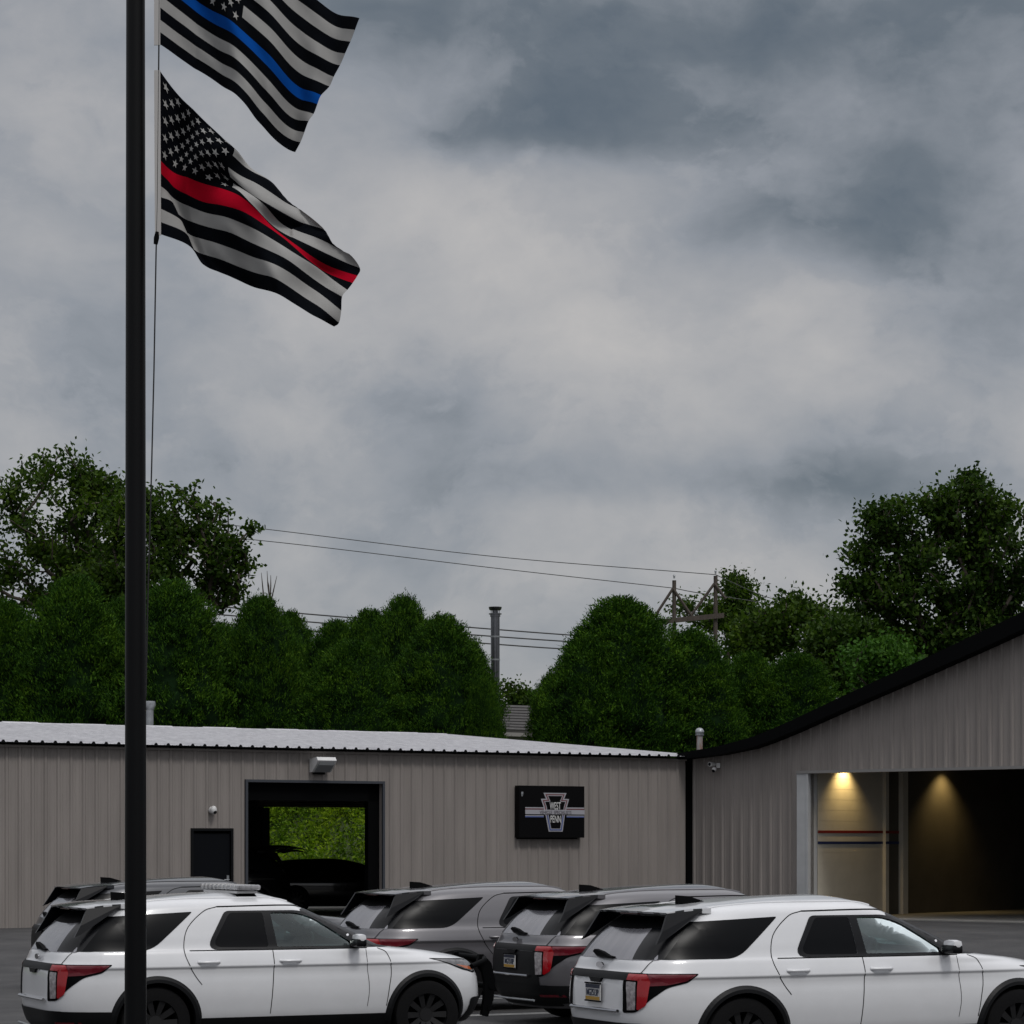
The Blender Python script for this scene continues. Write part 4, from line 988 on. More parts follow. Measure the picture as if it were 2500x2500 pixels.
def patch(outer, holes=(), step=.06, mapf=None, off=.004):
    """fill a flat outline, cut it in small cells and lay it on a curved skin"""
    bm = bmesh.new()
    for lp in [outer] + list(holes):
        vs = [bm.verts.new((p[0], p[1], 0)) for p in lp]
        for i in range(len(vs)): bm.edges.new((vs[i], vs[(i + 1) % len(vs)]))
    bmesh.ops.triangle_fill(bm, use_beauty=True, use_dissolve=False, edges=bm.edges[:])
    xs = [v.co.x for v in bm.verts]; ys = [v.co.y for v in bm.verts]
    for ax, lo, hi in ((0, min(xs), max(xs)), (1, min(ys), max(ys))):
        q = math.ceil(lo / step) * step
        while q < hi:
            co = (q, 0, 0) if ax == 0 else (0, q, 0); no = (1, 0, 0) if ax == 0 else (0, 1, 0)
            bmesh.ops.bisect_plane(bm, geom=bm.verts[:] + bm.edges[:] + bm.faces[:], plane_co=co, plane_no=no, dist=1e-6); q += step
    bm.verts.ensure_lookup_table(); V = [mapf(v.co.x, v.co.y, off) for v in bm.verts]; Fs = [[v.index for v in f.verts] for f in bm.faces]; bm.free()
    return V, Fs
EX = Shell(
 XF=[(.22, 2.30), (.35, 2.44), (.55, 2.50), (.75, 2.49), (.90, 2.44), (.97, 2.36), (1.02, 2.22), (1.06, 2.02), (1.10, 1.75), (1.135, 1.42), (1.16, 1.22), (1.20, 1.11), (1.32, .88), (1.45, .61), (1.57, .35), (1.62, .25), (1.67, .14), (1.71, .03), (1.74, -.07), (1.755, -.14), (1.762, -.19)],
 XR=[(.22, -2.38), (.38, -2.52), (.60, -2.56), (.85, -2.555), (.97, -2.54), (1.04, -2.50), (1.12, -2.47), (1.2, -2.42), (1.35, -2.30), (1.48, -2.16), (1.56, -2.04), (1.61, -1.93), (1.645, -1.80), (1.68, -1.58), (1.71, -1.28), (1.737, -.95), (1.753, -.62), (1.762, -.30)],
 W=[(.22, .84), (.35, .93), (.50, .975), (.68, .990), (.80, .986), (.90, .974), (.945, .974), (.975, .990), (1.00, .984), (1.08, .958), (1.13, .938), (1.16, .918), (1.30, .872), (1.45, .820), (1.56, .776), (1.61, .752), (1.65, .715), (1.685, .645), (1.715, .54), (1.738, .40), (1.753, .25), (1.762, .05)],
 NF=[(.22, 4), (.6, 4.5), (.95, 4.2), (1.05, 4.0), (1.15, 6), (1.3, 7), (1.6, 6), (1.7, 4.5), (1.762, 3)],
 NR=[(.22, 5), (.9, 6), (1.1, 6), (1.3, 6), (1.6, 5.5), (1.7, 5), (1.762, 3)],
 XC=[(.22, 0), (1.1, 0), (1.3, -.2), (1.6, -.4), (1.762, -.245)], top=1.762)
SED = Shell(
 XF=[(.2, 2.35), (.4, 2.5), (.6, 2.5), (.78, 2.40), (.84, 2.2), (.90, 1.8), (.94, 1.4), (.97, 1.2), (1.05, 1.0), (1.2, .65), (1.34, .25), (1.40, 0), (1.44, -.3), (1.45, -.45)],
 XR=[(.2, -2.3), (.4, -2.45), (.8, -2.5), (1.0, -2.42), (1.1, -2.32), (1.25, -2.12), (1.36, -1.9), (1.41, -1.6), (1.44, -1.1), (1.45, -.7)],
 W=[(.2, .85), (.5, .94), (.75, .95), (.93, .9), (1.0, .84), (1.2, .72), (1.33, .62), (1.40, .52), (1.43, .4), (1.45, .1)],
 NF=[(.2, 4), (1, 5), (1.45, 3)], NR=[(.2, 4.5), (1, 5), (1.45, 3)], XC=[(.2, 0), (1, -.2), (1.45, -.5)], top=1.45)
def zlevels(a, dense, z1):
    z = [a]
    while z[-1] < z1 - 1e-6:
        st = .03
        for lo, hi, s_ in dense:
            if lo <= z[-1] < hi: st = s_
        z.append(min(z[-1] + st, z1))
    return z
def put(name, V, Fs, mt, parent, smooth=True):
    m = MB(); m.add(V, Fs); return m.build(name, mt, parent, smooth=smooth, world=False, fixn=False)
def sidemap(sh, sg): return lambda x, z, off: (x, sg * (sh.side(x, z) + off), z)
def wrapmap(sh, sg, front=False):
    """(distance along the outline from the corner, height) -> point; positive runs along the side"""
    cache = {}
    def f(u, z, off):
        k = round(z, 4)
        if k not in cache:
            L = [p for p in sh.loop(z) if p[1] >= -1e-6 and ((p[0] >= sh.xc(z)) == front)]
            L.sort(key=lambda p: math.atan2(p[1], abs(p[0] - sh.xc(z))))
            P = np.array([(p[0], p[1]) for p in L]); d = np.r_[0, np.cumsum(np.linalg.norm(np.diff(P, axis=0), axis=1))]
            e = np.abs(P[:, 0] - sh.xc(z)) * .5 + P[:, 1]; ic = int(np.argmax(np.abs(P[:, 0] - sh.xc(z)) + P[:, 1])); cache[k] = (P, d - d[ic])
        P, d = cache[k]; x = np.interp(u, d, P[:, 0]); y = np.interp(u, d, P[:, 1])
        x1, y1 = np.interp(u + .01, d, P[:, 0]), np.interp(u + .01, d, P[:, 1]); x0, y0 = np.interp(u - .01, d, P[:, 0]), np.interp(u - .01, d, P[:, 1])
        tx, ty = x1 - x0, y1 - y0; n = math.hypot(tx, ty) or 1; nx, ny = ty / n, -tx / n
        if nx * (x - sh.xc(z)) * .3 + ny * y < 0: nx, ny = -nx, -ny
        return (x + nx * off, sg * (y + ny * off), z)
    return f
def arch_cut(me_obj, axles, r, sh):
    bm = bmesh.new()
    for ax in axles:
        for sg in (-1, 1): bmesh.ops.create_cone(bm, cap_ends=True, segments=40, radius1=r, radius2=r, depth=.75, matrix=Matrix.Translation((ax, sg * .95, .38)) @ Matrix.Rotation(R(90), 4, 'X'))
    bmesh.ops.recalc_face_normals(bm, faces=bm.faces[:])
    me = bpy.data.meshes.new('c'); bm.to_mesh(me); bm.free(); co = bpy.data.objects.new('c', me); C.objects.link(co)
    md = me_obj.modifiers.new('b', 'BOOLEAN'); md.operation = 'DIFFERENCE'; md.object = co; md.solver = 'EXACT'
    par_ = me_obj.parent; me_obj.parent = None; bpy.context.view_layer.update()
    dg = bpy.context.evaluated_depsgraph_get(); dg.update(); nm = bpy.data.meshes.new_from_object(me_obj.evaluated_get(dg)); me_obj.modifiers.clear(); me_obj.data = nm; me_obj.parent = par_; bpy.data.objects.remove(co)
    for p in me_obj.data.polygons:
        c = p.center
        for ax in axles:
            if math.hypot(c.x - ax, c.z - .38) < r + .004 and abs(c.y) < sh.side(c.x, max(c.z, .23)) - .008: p.material_index = 1
def wheel(root, x, sg, r=.383):
    a = thing_part('wheel', root, (x, sg * .84, r))
    m = MB(); prof = [(.24, -.12), (.34, -.125), (.375, -.11), (r, -.08), (r, .08), (.375, .11), (.34, .125), (.24, .12)]; sgm = 40
    for k in range(sgm):
        an = 2 * math.pi * k / sgm
        for rr, yy in prof: m.v.append((rr * math.cos(an), yy, rr * math.sin(an)))
    n = len(prof)
    for k in range(sgm):
        for i in range(n):
            j = (i + 1) % n; k2 = (k + 1) % sgm; m.f.append((k * n + i, k * n + j, k2 * n + j, k2 * n + i)); m.m.append(0)
    m.build('tyre', M['rubber'], a, smooth=True, world=False)
    m = MB(); m.tube([(0, sg * .02, 0), (0, sg * .07, 0)], .075, 16); 
    for k in range(10):
        an = 2 * math.pi * k / 10; e = Vector((math.cos(an), 0, math.sin(an))); f = Vector((-math.sin(an), 0, math.cos(an)))
        m.prism([e * .06 + f * .025 + Vector((0, sg * .03, 0)), e * .06 - f * .025 + Vector((0, sg * .03, 0)), e * .235 - f * .035 + Vector((0, sg * .07, 0)), e * .235 + f * .035 + Vector((0, sg * .07, 0))], (0, sg * .03, 0))
    for k in range(32):
        a0, a1 = 2 * math.pi * k / 32, 2 * math.pi * (k + 1) / 32
        for r0, r1, y0, y1 in ((.245, .235, .115, .05), (.235, .20, .05, -.1)):
            m.quad((r0 * math.cos(a0), sg * y0, r0 * math.sin(a0)), (r0 * math.cos(a1), sg * y0, r0 * math.sin(a1)), (r1 * math.cos(a1), sg * y1, r1 * math.sin(a1)), (r1 * math.cos(a0), sg * y1, r1 * math.sin(a0)))
    m.build('rim', M['rim'], a, smooth=False, world=False)
    return a
def thing_part(name, parent, loc):
    o = bpy.data.objects.new(name, None); C.objects.link(o); o.parent = parent; o.location = loc; o.empty_display_size = .1; return o
DAY = roundp([(-.92, 1.150), (-.66, 1.565), (.20, 1.565), (.40, 1.500), (1.10, 1.150)], [.16, .05, .1, .1, .04], 5)
GF = roundp([(-.10, 1.172), (-.14, 1.542), (.17, 1.538), (.36, 1.478), (.76, 1.215), (.76, 1.172)], [.02, .03, .1, .1, .03, .02], 4)
GRr = roundp([(-.85, 1.175), (-.61, 1.542), (-.23, 1.542), (-.20, 1.172)], [.13, .04, .03, .02], 5)
QTR = roundp([(-2.25, 1.150), (-1.93, 1.515), (-1.02, 1.560), (-1.52, 1.150)], [.0, .0, .03, .14], 6)
def inpoly(x, y, P):
    c = False; n = len(P)
    for i in range(n):
        x0, y0 = P[i]; x1, y1 = P[(i + 1) % n]
        if (y0 > y) != (y1 > y) and x < (x1 - x0) * (y - y0) / (y1 - y0) + x0: c = not c
    return c
GFX = [((p[0] - .34) * 1.075 + .34, (p[1] - 1.355) * 1.075 + 1.355) for p in GF]
def build_suv(root, pm, tailpanel='plastic'):
    S = EX
    zs = zlevels(.22, [(.90, 1.17, .008), (1.17, 1.56, .022), (1.56, 1.66, .009), (1.66, 1.762, .0035)], 1.762)
    m = S.mesh(zs); body = m.build('body', [pm, M['black']], root, world=False)
    arch_cut(body, (1.66, -1.475), .435, S)
    # open the front doors' glass and the windscreen so the cabin shows
    bm = bmesh.new(); bm.from_mesh(body.data); kill = []
    for f in bm.faces:
        c = f.calc_center_median()
        if 1.152 < c.z < 1.565 and inpoly(c.x, c.z, GFX) and abs(c.y) > S.side(c.x, c.z) - .02: kill.append(f)
        elif 1.19 < c.z < 1.56 and abs(c.y) < S.w(c.z) - .085 and c.x > 0 and c.x > S.front(c.y, c.z) - .02: kill.append(f)
    bmesh.ops.delete(bm, geom=kill, context='FACES'); bm.to_mesh(body.data); bm.free()
    body.data.polygons.foreach_set('use_smooth', [True] * len(body.data.polygons)); body.data.set_sharp_from_angle(angle=R(35))
    front = lambda y, z, off: (S.front(y, z) + off, y, z); rear = lambda y, z, off: (S.rear(y, z) - off, y, z)
    for sg in (-1, 1):
        mp = sidemap(S, sg)
        put('window_surround', *patch(DAY, [GF, GRr], .06, mp, .006), M['gloss'], root)
        wd = put('side_window', *patch(GF, (), .08, mp, -.012), M['clear'], root); put('side_window', *patch(GRr, (), .08, mp, .0025), M['privacy'], root)
        put('quarter_window', *patch(QTR, (), .06, mp, .004), M['privacy'], root)
        # shut lines
        def line(pts, w_=.009, mt='black'):
            P = crom(list(range(len(pts))), np.array(pts, float)); q = [P(t) for t in np.linspace(0, len(pts) - 1, 6 * len(pts))]; mm = MB()
            for a, b in zip(q[:-1], q[1:]):
                d = np.array([b[0] - a[0], b[1] - a[1]]); d /= max(np.linalg.norm(d), 1e-6); nn = np.array([-d[1], d[0]]) * w_ / 2
                mm.poly([mp(*(a + nn), .0022), mp(*(b + nn), .0022), mp(*(b - nn), .0022), mp(*(a - nn), .0022)])
            return mm.build('shut_line', M[mt], root, world=False, fixn=False)
        line([(-.74, 1.61), (-.90, 1.56), (-1.10, 1.38), (-1.16, 1.16), (-1.12, 1.0), (-1.04, .86), (-.98, .78)])
        line([(-.16, 1.145), (-.16, .95), (-.18, .7), (-.2, .45)]); line([(.93, 1.13), (.93, .95), (.95, .7), (.93, .5)], .006)
        line([(1.08, 1.14), (1.18, 1.08), (1.22, .9), (1.19, .7), (1.16, .5)], .009)
        line([(-.74, 1.61), (0, 1.62), (.25, 1.60), (.44, 1.53), (.73, 1.37), (1.04, 1.18)], .014)
        line([(-1.10, 1.145), (-.2, 1.143), (.95, 1.143)], .010)
        # wheel arch mouldings and sill
        for ax in (1.66, -1.475):
            A = [(ax + .505 * math.cos(t), .38 + .505 * math.sin(t)) for t in np.linspace(-.28, math.pi + .28, 40)]; Bi = [(ax + .432 * math.cos(t), .38 + .432 * math.sin(t)) for t in np.linspace(-.28, math.pi + .28, 40)]
            mm = MB()
            for i in range(39):
                o1, o2, i1, i2 = mp(*A[i], .002), mp(*A[i + 1], .002), mp(*Bi[i], .022), mp(*Bi[i + 1], .022)
                mo1 = mp((A[i][0] + Bi[i][0]) / 2 * 1, (A[i][1] + Bi[i][1]) / 2, .026); mo2 = mp((A[i + 1][0] + Bi[i + 1][0]) / 2, (A[i + 1][1] + Bi[i + 1][1]) / 2, .026)
                in1 = (i1[0], i1[1] - sg * .06, i1[2]); in2 = (i2[0], i2[1] - sg * .06, i2[2])
                mm.poly([o1, o2, mo2, mo1]); mm.poly([mo1, mo2, i2, i1]); mm.poly([i1, i2, in2, in1])
            mm.build('wheel_arch', M['plastic'], root, smooth=True, world=False, fixn=False)
            wheel(root, ax, sg)
        put('sill_trim', *patch([(-.99, .27), (-.99, .42), (1.18, .42), (1.18, .27)], (), .1, mp, .006), M['plastic'], root)
        # mirror
        mm = MB(); mm.box((.80, sg * 1.06, 1.245), (.11, .21, .115), bev=.045); mo = mm.build('wing_mirror', pm, root, smooth=True, world=False)
        mm = MB(); mm.box((.792, sg * 1.058, 1.205), (.125, .215, .095), bev=.03); mm.prism([(.86, sg * .90, 1.145), (.76, sg * .90, 1.145), (.77, sg * 1.0, 1.17), (.85, sg * 1.0, 1.17)], (0, 0, .04)); mm.build('mirror_base', M['gloss'], mo, smooth=True, world=False)
        # handles
        for hx in (-.02 - .10, -.98 + .12):
            pass
        for hx in (.03, -.90):
            hy_ = S.side(hx, 1.02); mm = MB(); mm.tube([(hx - .12, sg * (hy_ + .0), 1.02), (hx - .08, sg * (hy_ + .035), 1.02), (hx + .08, sg * (hy_ + .035), 1.02), (hx + .12, sg * hy_, 1.02)], .016, 8); mm.build('door_handle', pm, root, smooth=True, world=False)
        wr = wrapmap(S, sg, False); wf = wrapmap(S, sg, True)
        # quarter pillar in black glass, wrapping from the side to the hatch glass
        put('pillar_trim', *patch([(-.22, 1.146), (.20, 1.150), (.175, 1.515), (-.20, 1.545)], (), .04, wr, .006), M['gloss'], root)
        # tail lamp: C-shaped red with a long dark wing along the side
        TW = roundp([(-.26, 1.018), (.50, 1.012), (.42, .925), (.22, .875), (.06, .76), (-.08, .63), (-.26, .62)], [.02, .03, .03, .05, .05, .04, .03], 4)
        tl = put('tail_light', *patch(TW, (), .03, wr, .006), M['black'], root)
        put('lamp_wing', *patch(roundp([(.01, 1.008), (.475, 1.003), (.405, .94), (.22, .90), (.03, .89)], [0, .02, .02, .02, 0], 3), (), .03, wr, .010), M['taild'], tl)
        put('red_lens', *patch(roundp([(-.21, 1.010), (.0, 1.008), (.06, .93), (.02, .70), (-.055, .655), (-.075, .66), (-.065, .945), (-.21, .95)], [.01, .01, .02, .03, .01, .01, .02, .01], 3), (), .03, wr, .013), M['tail'], tl)
        put('reverse_lens', *patch(roundp([(-.205, .935), (-.085, .93), (-.09, .655), (-.19, .65)], .01, 2), (), .03, wr, .011), M['rev'], tl)
        put('rear_bumper', *patch([(-.30, .52), (.50, .51), (.52, .30), (-.30, .27)], (), .05, wr, .010), M['plastic'], root)
        # headlamp
        HLo = roundp([(-.10, .985), (-.02, .995), (.46, 1.015), (.22, .885), (-.02, .83), (-.12, .86)], [.02, .02, .03, .08, .03, .03], 4)
        HL = roundp([(-.085, .972), (-.02, .98), (.42, 1.003), (.20, .897), (-.02, .845), (-.10, .87)], [.02, .02, .03, .08, .03, .03], 4)
        hl = put('headlight', *patch(HL, (), .03, wf, .009), M['headl'], root)
        put('reflector', *patch([(.02, .905), (.24, .935), (.12, .885), (.0, .865)], (), .05, wf, .012), M['amber'], hl)
        put('lamp_trim', *patch(HLo, [HL], .03, wf, .006), M['black'], hl)
    # front seats
    for sy in (-.42, .42):
        mm = MB(); rt = Matrix.Rotation(R(-12), 3, 'Y'); mm.box((-.15, sy, .98), (.16, .50, .66), rot=rt, bev=.05); mm.box((.12, sy, .68), (.55, .50, .16), bev=.05); mm.box((-.235, sy, 1.40), (.11, .26, .19), rot=rt, bev=.04)
        mm.build('seat', M['seat'], root, smooth=True, world=False)
    mm = MB(); mm.box((.98, 0, 1.06), (.42, 1.5, .14), bev=.04); mm.build('dashboard', M['plastic'], root, smooth=True, world=False)
    mm = MB(); pts = [(.72 + .02 * math.cos(a) * 0 + .07 * math.sin(a), .42 + .18 * math.cos(a), 1.10 + .17 * math.sin(a)) for a in np.linspace(0, 2 * math.pi, 25)]; mm.tube(pts, .016, 6, cap=False); mm.build('steering_wheel', M['plastic'], root, smooth=True, world=False)
    # windscreen
    Wp = roundp([(-.86, 1.170), (.86, 1.170), (.745, 1.580), (-.745, 1.580)], .05, 3)
    hin = roundp([(-.73, 1.195), (.73, 1.195), (.63, 1.555), (-.63, 1.555)], .05, 3)
    put('windscreen_frame', *patch(Wp, [hin], .05, front, .014), M['gloss'], root); put('windscreen', *patch(hin, (), .08, front, .002), M['clear'], root)
    mm = MB(); mm.add(*patch([(-.86, 1.146), (.86, 1.146), (.86, 1.175), (-.86, 1.175)], (), .06, front, .01)); mm.build('cowl', M['plastic'], root, world=False, fixn=False)
    # rear glass, spoiler, fins
    RG = roundp([(-.79, 1.140), (.79, 1.140), (.66, 1.56), (-.66, 1.56)], [.03, .03, .02, .02], 3)
    put('rear_window', *patch(RG, (), .06, rear, .004), M['hatchglass'], root)
    put('spoiler_shadow', *patch([(-.64, 1.47)] + [(x, 1.435 + .025 * (x / .6) ** 2) for x in np.linspace(-.56, .56, 13)] + [(.64, 1.47), (.60, 1.56), (-.60, 1.56)], (), .06, rear, .007), M['black'], root)  # black band laid on the glass as the spoiler's shadow
    for sg in (-1, 1):
        mm = MB(); mm.prism([(-2.17, sg * .69, 1.60), (-1.80, sg * .705, 1.635), (-1.90, sg * .735, 1.56), (-2.26, sg * .775, 1.33), (-2.33, sg * .775, 1.30), (-2.26, sg * .75, 1.42)], (0, sg * .03, 0)); mm.build('spoiler_fin', M['gloss'], root, world=False)
    sp_ = MB(); ny = 16; top = []; bot = []
    for i in range(ny + 1):
        y = -.71 + 1.42 * i / ny; q = abs(y) / .71; tip = -2.27 + .09 * q ** 3; zt_ = 1.612 - .010 * q ** 2; row = []
        for t in np.linspace(0, 1, 6):
            x = -1.70 + (tip + 1.70) * t; zz_ = (1.672 - .030 * q ** 3) * (1 - t) + zt_ * t + .012 * math.sin(math.pi * t) + .006; row.append((x, y, zz_))
        top.append(row); bot.append([(x + (.02 if k == 5 else 0), yy, z_ - .020 - .035 * (1 - k / 5)) for k, (x, yy, z_) in enumerate(row)])
    for i in range(ny):
        for k in range(5):
            sp_.quad(top[i][k], top[i + 1][k], top[i + 1][k + 1], top[i][k + 1], 0); sp_.quad(bot[i][k], bot[i][k + 1], bot[i + 1][k + 1], bot[i + 1][k], 1)
        sp_.quad(top[i][5], top[i + 1][5], bot[i + 1][5], bot[i][5], 0)
    for i in (0, ny):
        for k in range(5): sp_.quad(top[i][k], top[i][k + 1], bot[i][k + 1], bot[i][k], 0)
    spo = sp_.build('spoiler', [pm, M['black']], root, smooth=True, world=False)
    mm = MB(); mm.box((-2.20, 0, 1.588), (.03, .36, .012)); mm.build('brake_light', M['taild'], spo, world=False)
    # roof antenna
    V = [(-1.69, -.035, 1.655), (-1.69, .035, 1.655), (-1.38, -.02, 1.695), (-1.38, .02, 1.695), (-1.70, -.016, 1.765), (-1.70, .016, 1.765), (-1.56, -.012, 1.755), (-1.56, .012, 1.755)]
    mm = MB(); mm.add(V, [(0, 1, 3, 2), (4, 6, 7, 5), (0, 4, 5, 1), (0, 2, 6, 4), (1, 5, 7, 3), (2, 3, 7, 6)]); an = mm.build('roof_antenna', M['black'], root, smooth=False, world=False)
    # roof ribs
    for sg in (-1, 1):
        mm = MB(); pts = []
        for x in np.linspace(-1.70, .12, 24):
            lo_, hi_ = 1.60, 1.781
            y = .60
            zz0 = 1.62
            for z in np.linspace(1.58, 1.76, 120):
                if S.xr(z) < x < S.xf(z) and S.side(x, z) > y: zz0 = z
            pts.append((x, sg * y, zz0 + .002))
        mm.tube(pts, .012, 6); mm.build('roof_channel', pm, root, smooth=True, world=False)
    # tailgate details
    put('tailgate_bar', *patch([(-.74, 1.022), (.74, 1.022), (.74, .945), (-.74, .945)], (), .05, rear, .010), M['plastic'], root)
    mm = MB(); mm.prism([(-2.575, -.13, .95), (-2.575, .13, .95), (-2.575, .09, .905), (-2.575, -.09, .905)], (.03, 0, 0)); mm.build('handle_recess', M['plastic'], root, world=False)
    if tailpanel: put('tailgate_panel', *patch([(-.66, .94), (.66, .94), (.66, .50), (-.66, .50)], (), .06, rear, .007), M[tailpanel], root)
    put('rear_bumper', *patch(roundp([(-.76, .52), (.76, .52), (.72, .25), (-.72, .25)], .03, 3), (), .06, rear, .014), M['plastic'], root)
    mm = MB(); mm.tube([(-2.585, -.5, .635), (-2.59, 0, .635), (-2.585, .5, .635)], .018, 8); mm.build('bumper_trim', M['chrome'] if tailpanel else pm, root, smooth=True, world=False)
    mm = MB(); mm.tube([(-2.56, -.62, .33), (-2.60, 0, .33), (-2.56, .62, .33)], .014, 8); mm.build('bumper_trim', M['galv'], root, smooth=True, world=False)
    for sg in (-1, 1): put('reflector', *patch([(sg * .62, .40), (sg * .82, .40), (sg * .82, .37), (sg * .62, .37)], (), .06, rear, .02), M['taild'], root)
    # joint between tailgate and quarter
    for sg in (-1, 1): put('shut_line', *patch([(sg * .745, 1.14), (sg * .753, 1.14), (sg * .718, 1.02), (sg * .71, 1.02)], (), .05, rear, .004), M['black'], root)
    mm = MB(); mm.prism([(-2.43, .26, 1.200), (-2.43, .22, 1.225), (-2.44, .05, 1.205), (-2.45, -.10, 1.170), (-2.45, -.20, 1.162), (-2.455, -.20, 1.150), (-2.455, .10, 1.150), (-2.44, .17, 1.165)], (-.04, 0, 0)); mm.build('rear_wiper', M['black'], root, world=False)
    mm = MB(); V = [(-2.512 , .0 + .075 * math.cos(a), 1.075 + .030 * math.sin(a)) for a in np.linspace(0, 2 * math.pi, 20, endpoint=False)]; mm.prism(V, (-.014, 0, 0), 0); V2 = [(-2.5225, .0 + .062 * math.cos(a), 1.075 + .021 * math.sin(a)) for a in np.linspace(0, 2 * math.pi, 20, endpoint=False)]; mm.poly(V2, 1)
    mm.build('badge', [M['chrome'], M['plateb']], root, world=False)
    # grille and front bumper
    put('grille', *patch(roundp([(-.62, .93), (.62, .93), (.55, .66), (-.55, .66)], .05, 3), (), .06, front, .008), M['black'], root)
    put('front_bumper', *patch(roundp([(-.80, .56), (.80, .56), (.72, .28), (-.72, .28)], .05, 3), (), .06, front, .010), M['plastic'], root)
def plate(root, chars, header=True, yellow=True, yoff=.0, z=.80):
    S = EX; x = S.rear(0, z) - .022
    m = MB(); m.prism([(x, yoff - .158, z - .082), (x, yoff + .158, z - .082), (x, yoff + .158, z + .082), (x, yoff - .158, z + .082)], (-.010, 0, 0)); pl = m.build('license_plate', M['plate'], root, world=False)
    m = MB(); m.prism([(x - .011, yoff - .15, z + .042), (x - .011, yoff + .15, z + .042), (x - .011, yoff + .15, z + .078), (x - .011, yoff - .15, z + .078)], (-.002, 0, 0)); m.build('plate_band', M['plateb'], pl, world=False)
    if yellow: m = MB(); m.prism([(x - .011, yoff - .15, z - .078), (x - .011, yoff + .15, z - .078), (x - .011, yoff + .15, z - .044), (x - .011, yoff - .15, z - .044)], (-.002, 0, 0)); m.build('plate_band', M['platey'], pl, world=False)
    V, Fs = text_mesh(chars, .26, .070, .002, .02); m = MB(); m.add([(x - .013 - v[2], yoff - v[0], z + v[1] - .002) for v in V], Fs); m.build('plate_lettering', M['ink'], pl, world=False, fixn=False)
    m = MB()
    for b in ((-.165, .165, .083, .096), (-.165, .165, -.096, -.083)): m.prism([(x, yoff + b[0], z + b[2]), (x, yoff + b[1], z + b[2]), (x, yoff + b[1], z + b[3]), (x, yoff + b[0], z + b[3])], (-.016, 0, 0))
    m.build('plate_frame', M['black'], pl, world=False)
GV = 'sport utility vehicles parked in the lot'
def suvroot(label, cat, x, y, z, deg): return thing('parked_suv', label, cat, (x, y, z), R(deg), GV)
HD = 26
s1 = suvroot('grey sport utility vehicle farthest back of the three parked tail-on', 'car', .30, 37.1, 0, HD); build_suv(s1, M['p_grey']); s1.scale = (1.12, 1, 1)
def kids(o): return [c for c in bpy.data.objects if c.parent == o]
def copycar(src, label, x, y, z, deg, pm, panel=True):
    r = suvroot(label, 'car', x, y, z, deg)
    def rec(a, b):
        for ch in kids(a):
            if ch.name.split('.')[0] == 'tailgate_panel' and not panel: continue
            c = ch.copy(); C.objects.link(c); c.parent = b
            if c.type == 'MESH':
                for sl in c.material_slots:
                    if sl.material == M['p_grey']: sl.link = 'OBJECT'; sl.material = pm
            rec(ch, c)
    rec(src, r); r.scale = (1.12 if y > 32 else 1.07, 1, 1); return r
s2 = copycar(s1, 'grey sport utility vehicle with gloss black tailgate, middle of the three parked tail-on', 2.58, 34.6, 0, HD, M['p_grey'])
s3 = copycar(s1, 'white sport utility vehicle showing its rear and license plate at the lower right', 3.31, 27.6, 0, HD, M['p_white'], False)
s4 = copycar(s1, 'white police sport utility vehicle facing right with roof light bar and push bumper', -2.85, 29.4, 0, 25, M['p_white'], False); s4.scale = (1, 1, 1)
s5 = copycar(s1, 'dark grey sport utility vehicle roof just visible behind the light bar', -4.75, 42.0, 0, HD, M['p_dark'])
s6 = copycar(s1, 'black vehicle with its liftgate raised inside the open garage bay', -8.3, 64.6, FL, 212, M['p_black'])
def dim(o):
    for c in kids(o):
        if c.type == 'MESH':
            for sl in c.material_slots:
                if sl.material in (M['tail'], M['taild']): sl.link = 'OBJECT'; sl.material = M['black']
        dim(c)
dim(s6)
plate(s2, 'MG7518P', yoff=.02); plate(s3, 'MG7513P', yoff=.02); 
# light bar and push bumper on the police car
lb = thing_part('light_bar', s4, (-.33, 0, 1.812))
m = MB()
m.box((0, 0, 0), (.28, 1.30, .055), bev=.025); m.build('lens', M['barlens'], lb, smooth=True, world=False)
m = MB(); m.box((0, 0, -.052), (.24, 1.16, .03), bev=.01)
for k in range(9): m.box((0, -.56 + k * .14, 0), (.286, .008, .057))
m.build('frame', M['whitep'], lb, world=False)
m = MB()
for sy in (-.52, .52): m.prism([(-.14, sy - .09, -.16), (.14, sy - .09, -.16), (.08, sy - .05, -.05), (-.08, sy - .05, -.05)], (0, .18, 0))
m.build('mount', M['black'], lb, world=False)
pb = thing_part('push_bumper', s4, (2.6, 0, .6))
for sy in (-.36, .36):
    m = MB(); pr_ = [(-.02, -.28), (.06, -.30), (.13, -.1), (.15, .12), (.10, .32), (.0, .42), (-.05, .42), (-.07, .34), (-.02, .26), (.02, .1), (.01, -.1)]
    m.prism([(x, sy - .03, z) for x, z in pr_], (0, .06, 0)); m.build('upright', M['black'], pb, world=False)
m = MB(); m.tube([(-.30, -.72, .30), (-.08, -.60, .36), (.02, -.36, .38), (.02, .36, .38), (-.08, .60, .36), (-.30, .72, .30)], .03, 10); m.tube([(.10, -.4, .05), (.10, .4, .05)], .035, 10); m.tube([(.08, -.4, -.2), (.08, .4, -.2)], .035, 10); m.build('crossbar', M['black'], pb, smooth=True, world=False)
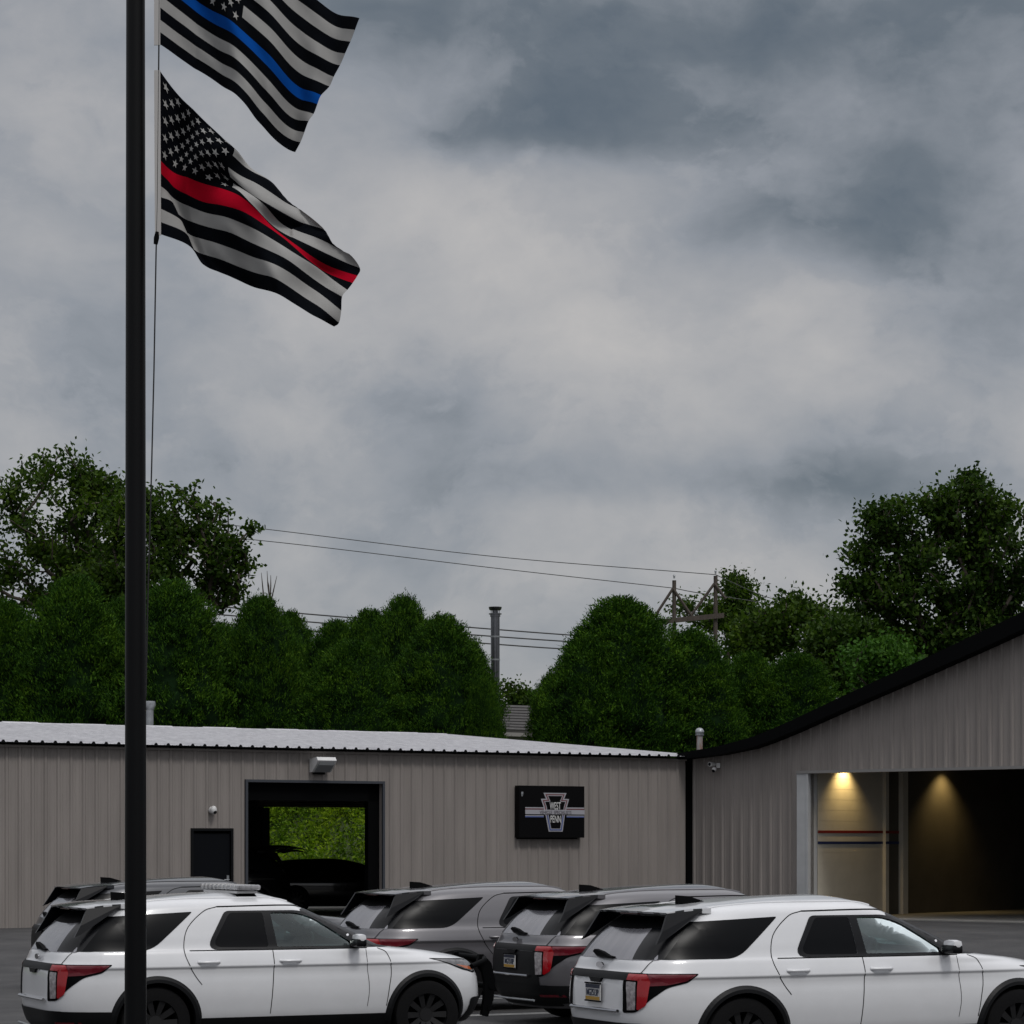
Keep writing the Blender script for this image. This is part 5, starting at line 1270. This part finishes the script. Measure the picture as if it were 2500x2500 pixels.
# raised liftgate on the black vehicle
lg = thing_part('raised_liftgate', s6, (-1.85, 0, 1.66))
m = MB(); n_ = 10; rowsA = []
for i in range(n_ + 1):
    t = i / n_; x = -1.15 * t; z = .30 * math.sin(t * 1.5) - .26 * t * t; rowsA.append([(x, y * (1 - .06 * t), z - .05 * (y / .8) ** 2) for y in np.linspace(-.8, .8, 9)])
for i in range(n_):
    for k in range(8):
        m.quad(rowsA[i][k], rowsA[i + 1][k], rowsA[i + 1][k + 1], rowsA[i][k + 1]); lo_ = [Vector(q) - Vector((0, 0, .07)) for q in (rowsA[i][k], rowsA[i][k + 1], rowsA[i + 1][k + 1], rowsA[i + 1][k])]; m.quad(*lo_)
m.build('panel', M['p_black'], lg, smooth=True, world=False)
for sy in (-.7, .7): m = MB(); m.tube([(-.05, sy, -.25), (-.65, sy, .12)], .014, 6); m.build('gas_strut', M['black'], lg, world=False)
# black sedan inside the bay
sd_ = thing('parked_wagon', 'black low wagon standing inside the see-through garage bay', 'car', (-4.35, 69.2, FL), R(8))
zs = zlevels(.2, [(.75, 1.06, .01), (1.35, 1.45, .006)], 1.45); m = SED.mesh(zs); b_ = m.build('body', [M['p_black'], M['black']], sd_, world=False); arch_cut(b_, (1.45, -1.42), .38, SED)
b_.data.polygons.foreach_set('use_smooth', [True] * len(b_.data.polygons)); b_.data.set_sharp_from_angle(angle=R(35))
for sg in (-1, 1):
    mp = sidemap(SED, sg); put('side_window', *patch(roundp([(-2.1, 1.02), (-1.75, 1.30), (.15, 1.32), (.85, 1.0)], .05, 3), (), .06, mp, .004), M['privacy'], sd_)
    for ax in (1.45, -1.42): wheel(sd_, ax, sg, .345)
    put('headlight', *patch([(2.1, .80), (2.38, .76), (2.40, .70), (2.12, .72)], (), .05, mp, .006), M['headl'], sd_)
put('windscreen', *patch(roundp([(-.68, 1.0), (.68, 1.0), (.50, 1.34), (-.50, 1.34)], .04, 3), (), .06, lambda y, z, off: (SED.front(y, z) + off, y, z), .004), M['privacy'], sd_)
put('rear_window', *patch(roundp([(-.62, 1.1), (.62, 1.1), (.48, 1.34), (-.48, 1.34)], .04, 3), (), .06, lambda y, z, off: (SED.rear(y, z) - off, y, z), .004), M['privacy'], sd_)

# painted bay lines on the lot, parallel to the parked vehicles
ln = MB(); hx, hy2 = math.cos(R(HD)), math.sin(R(HD))
for (cx, cy) in ((.02, 37.0), (2.28, 34.5)):
    for off in (-1.7, 1.7):
        px_, py_ = cx - off * hy2, cy + off * hx; a = Vector((px_ - hx * 2.6, py_ - hy2 * 2.6, .004)); b = Vector((px_ + hx * 2.6, py_ + hy2 * 2.6, .004)); nn = Vector((-hy2, hx, 0)) * .05
        ln.quad(a - nn, b - nn, b + nn, a + nn)
o = ln.build('parking_lines', mat('worn white road paint', (.5, .5, .48), .8, var=.4, vscale=5), None, fixn=False); tag(o, kind='structure')
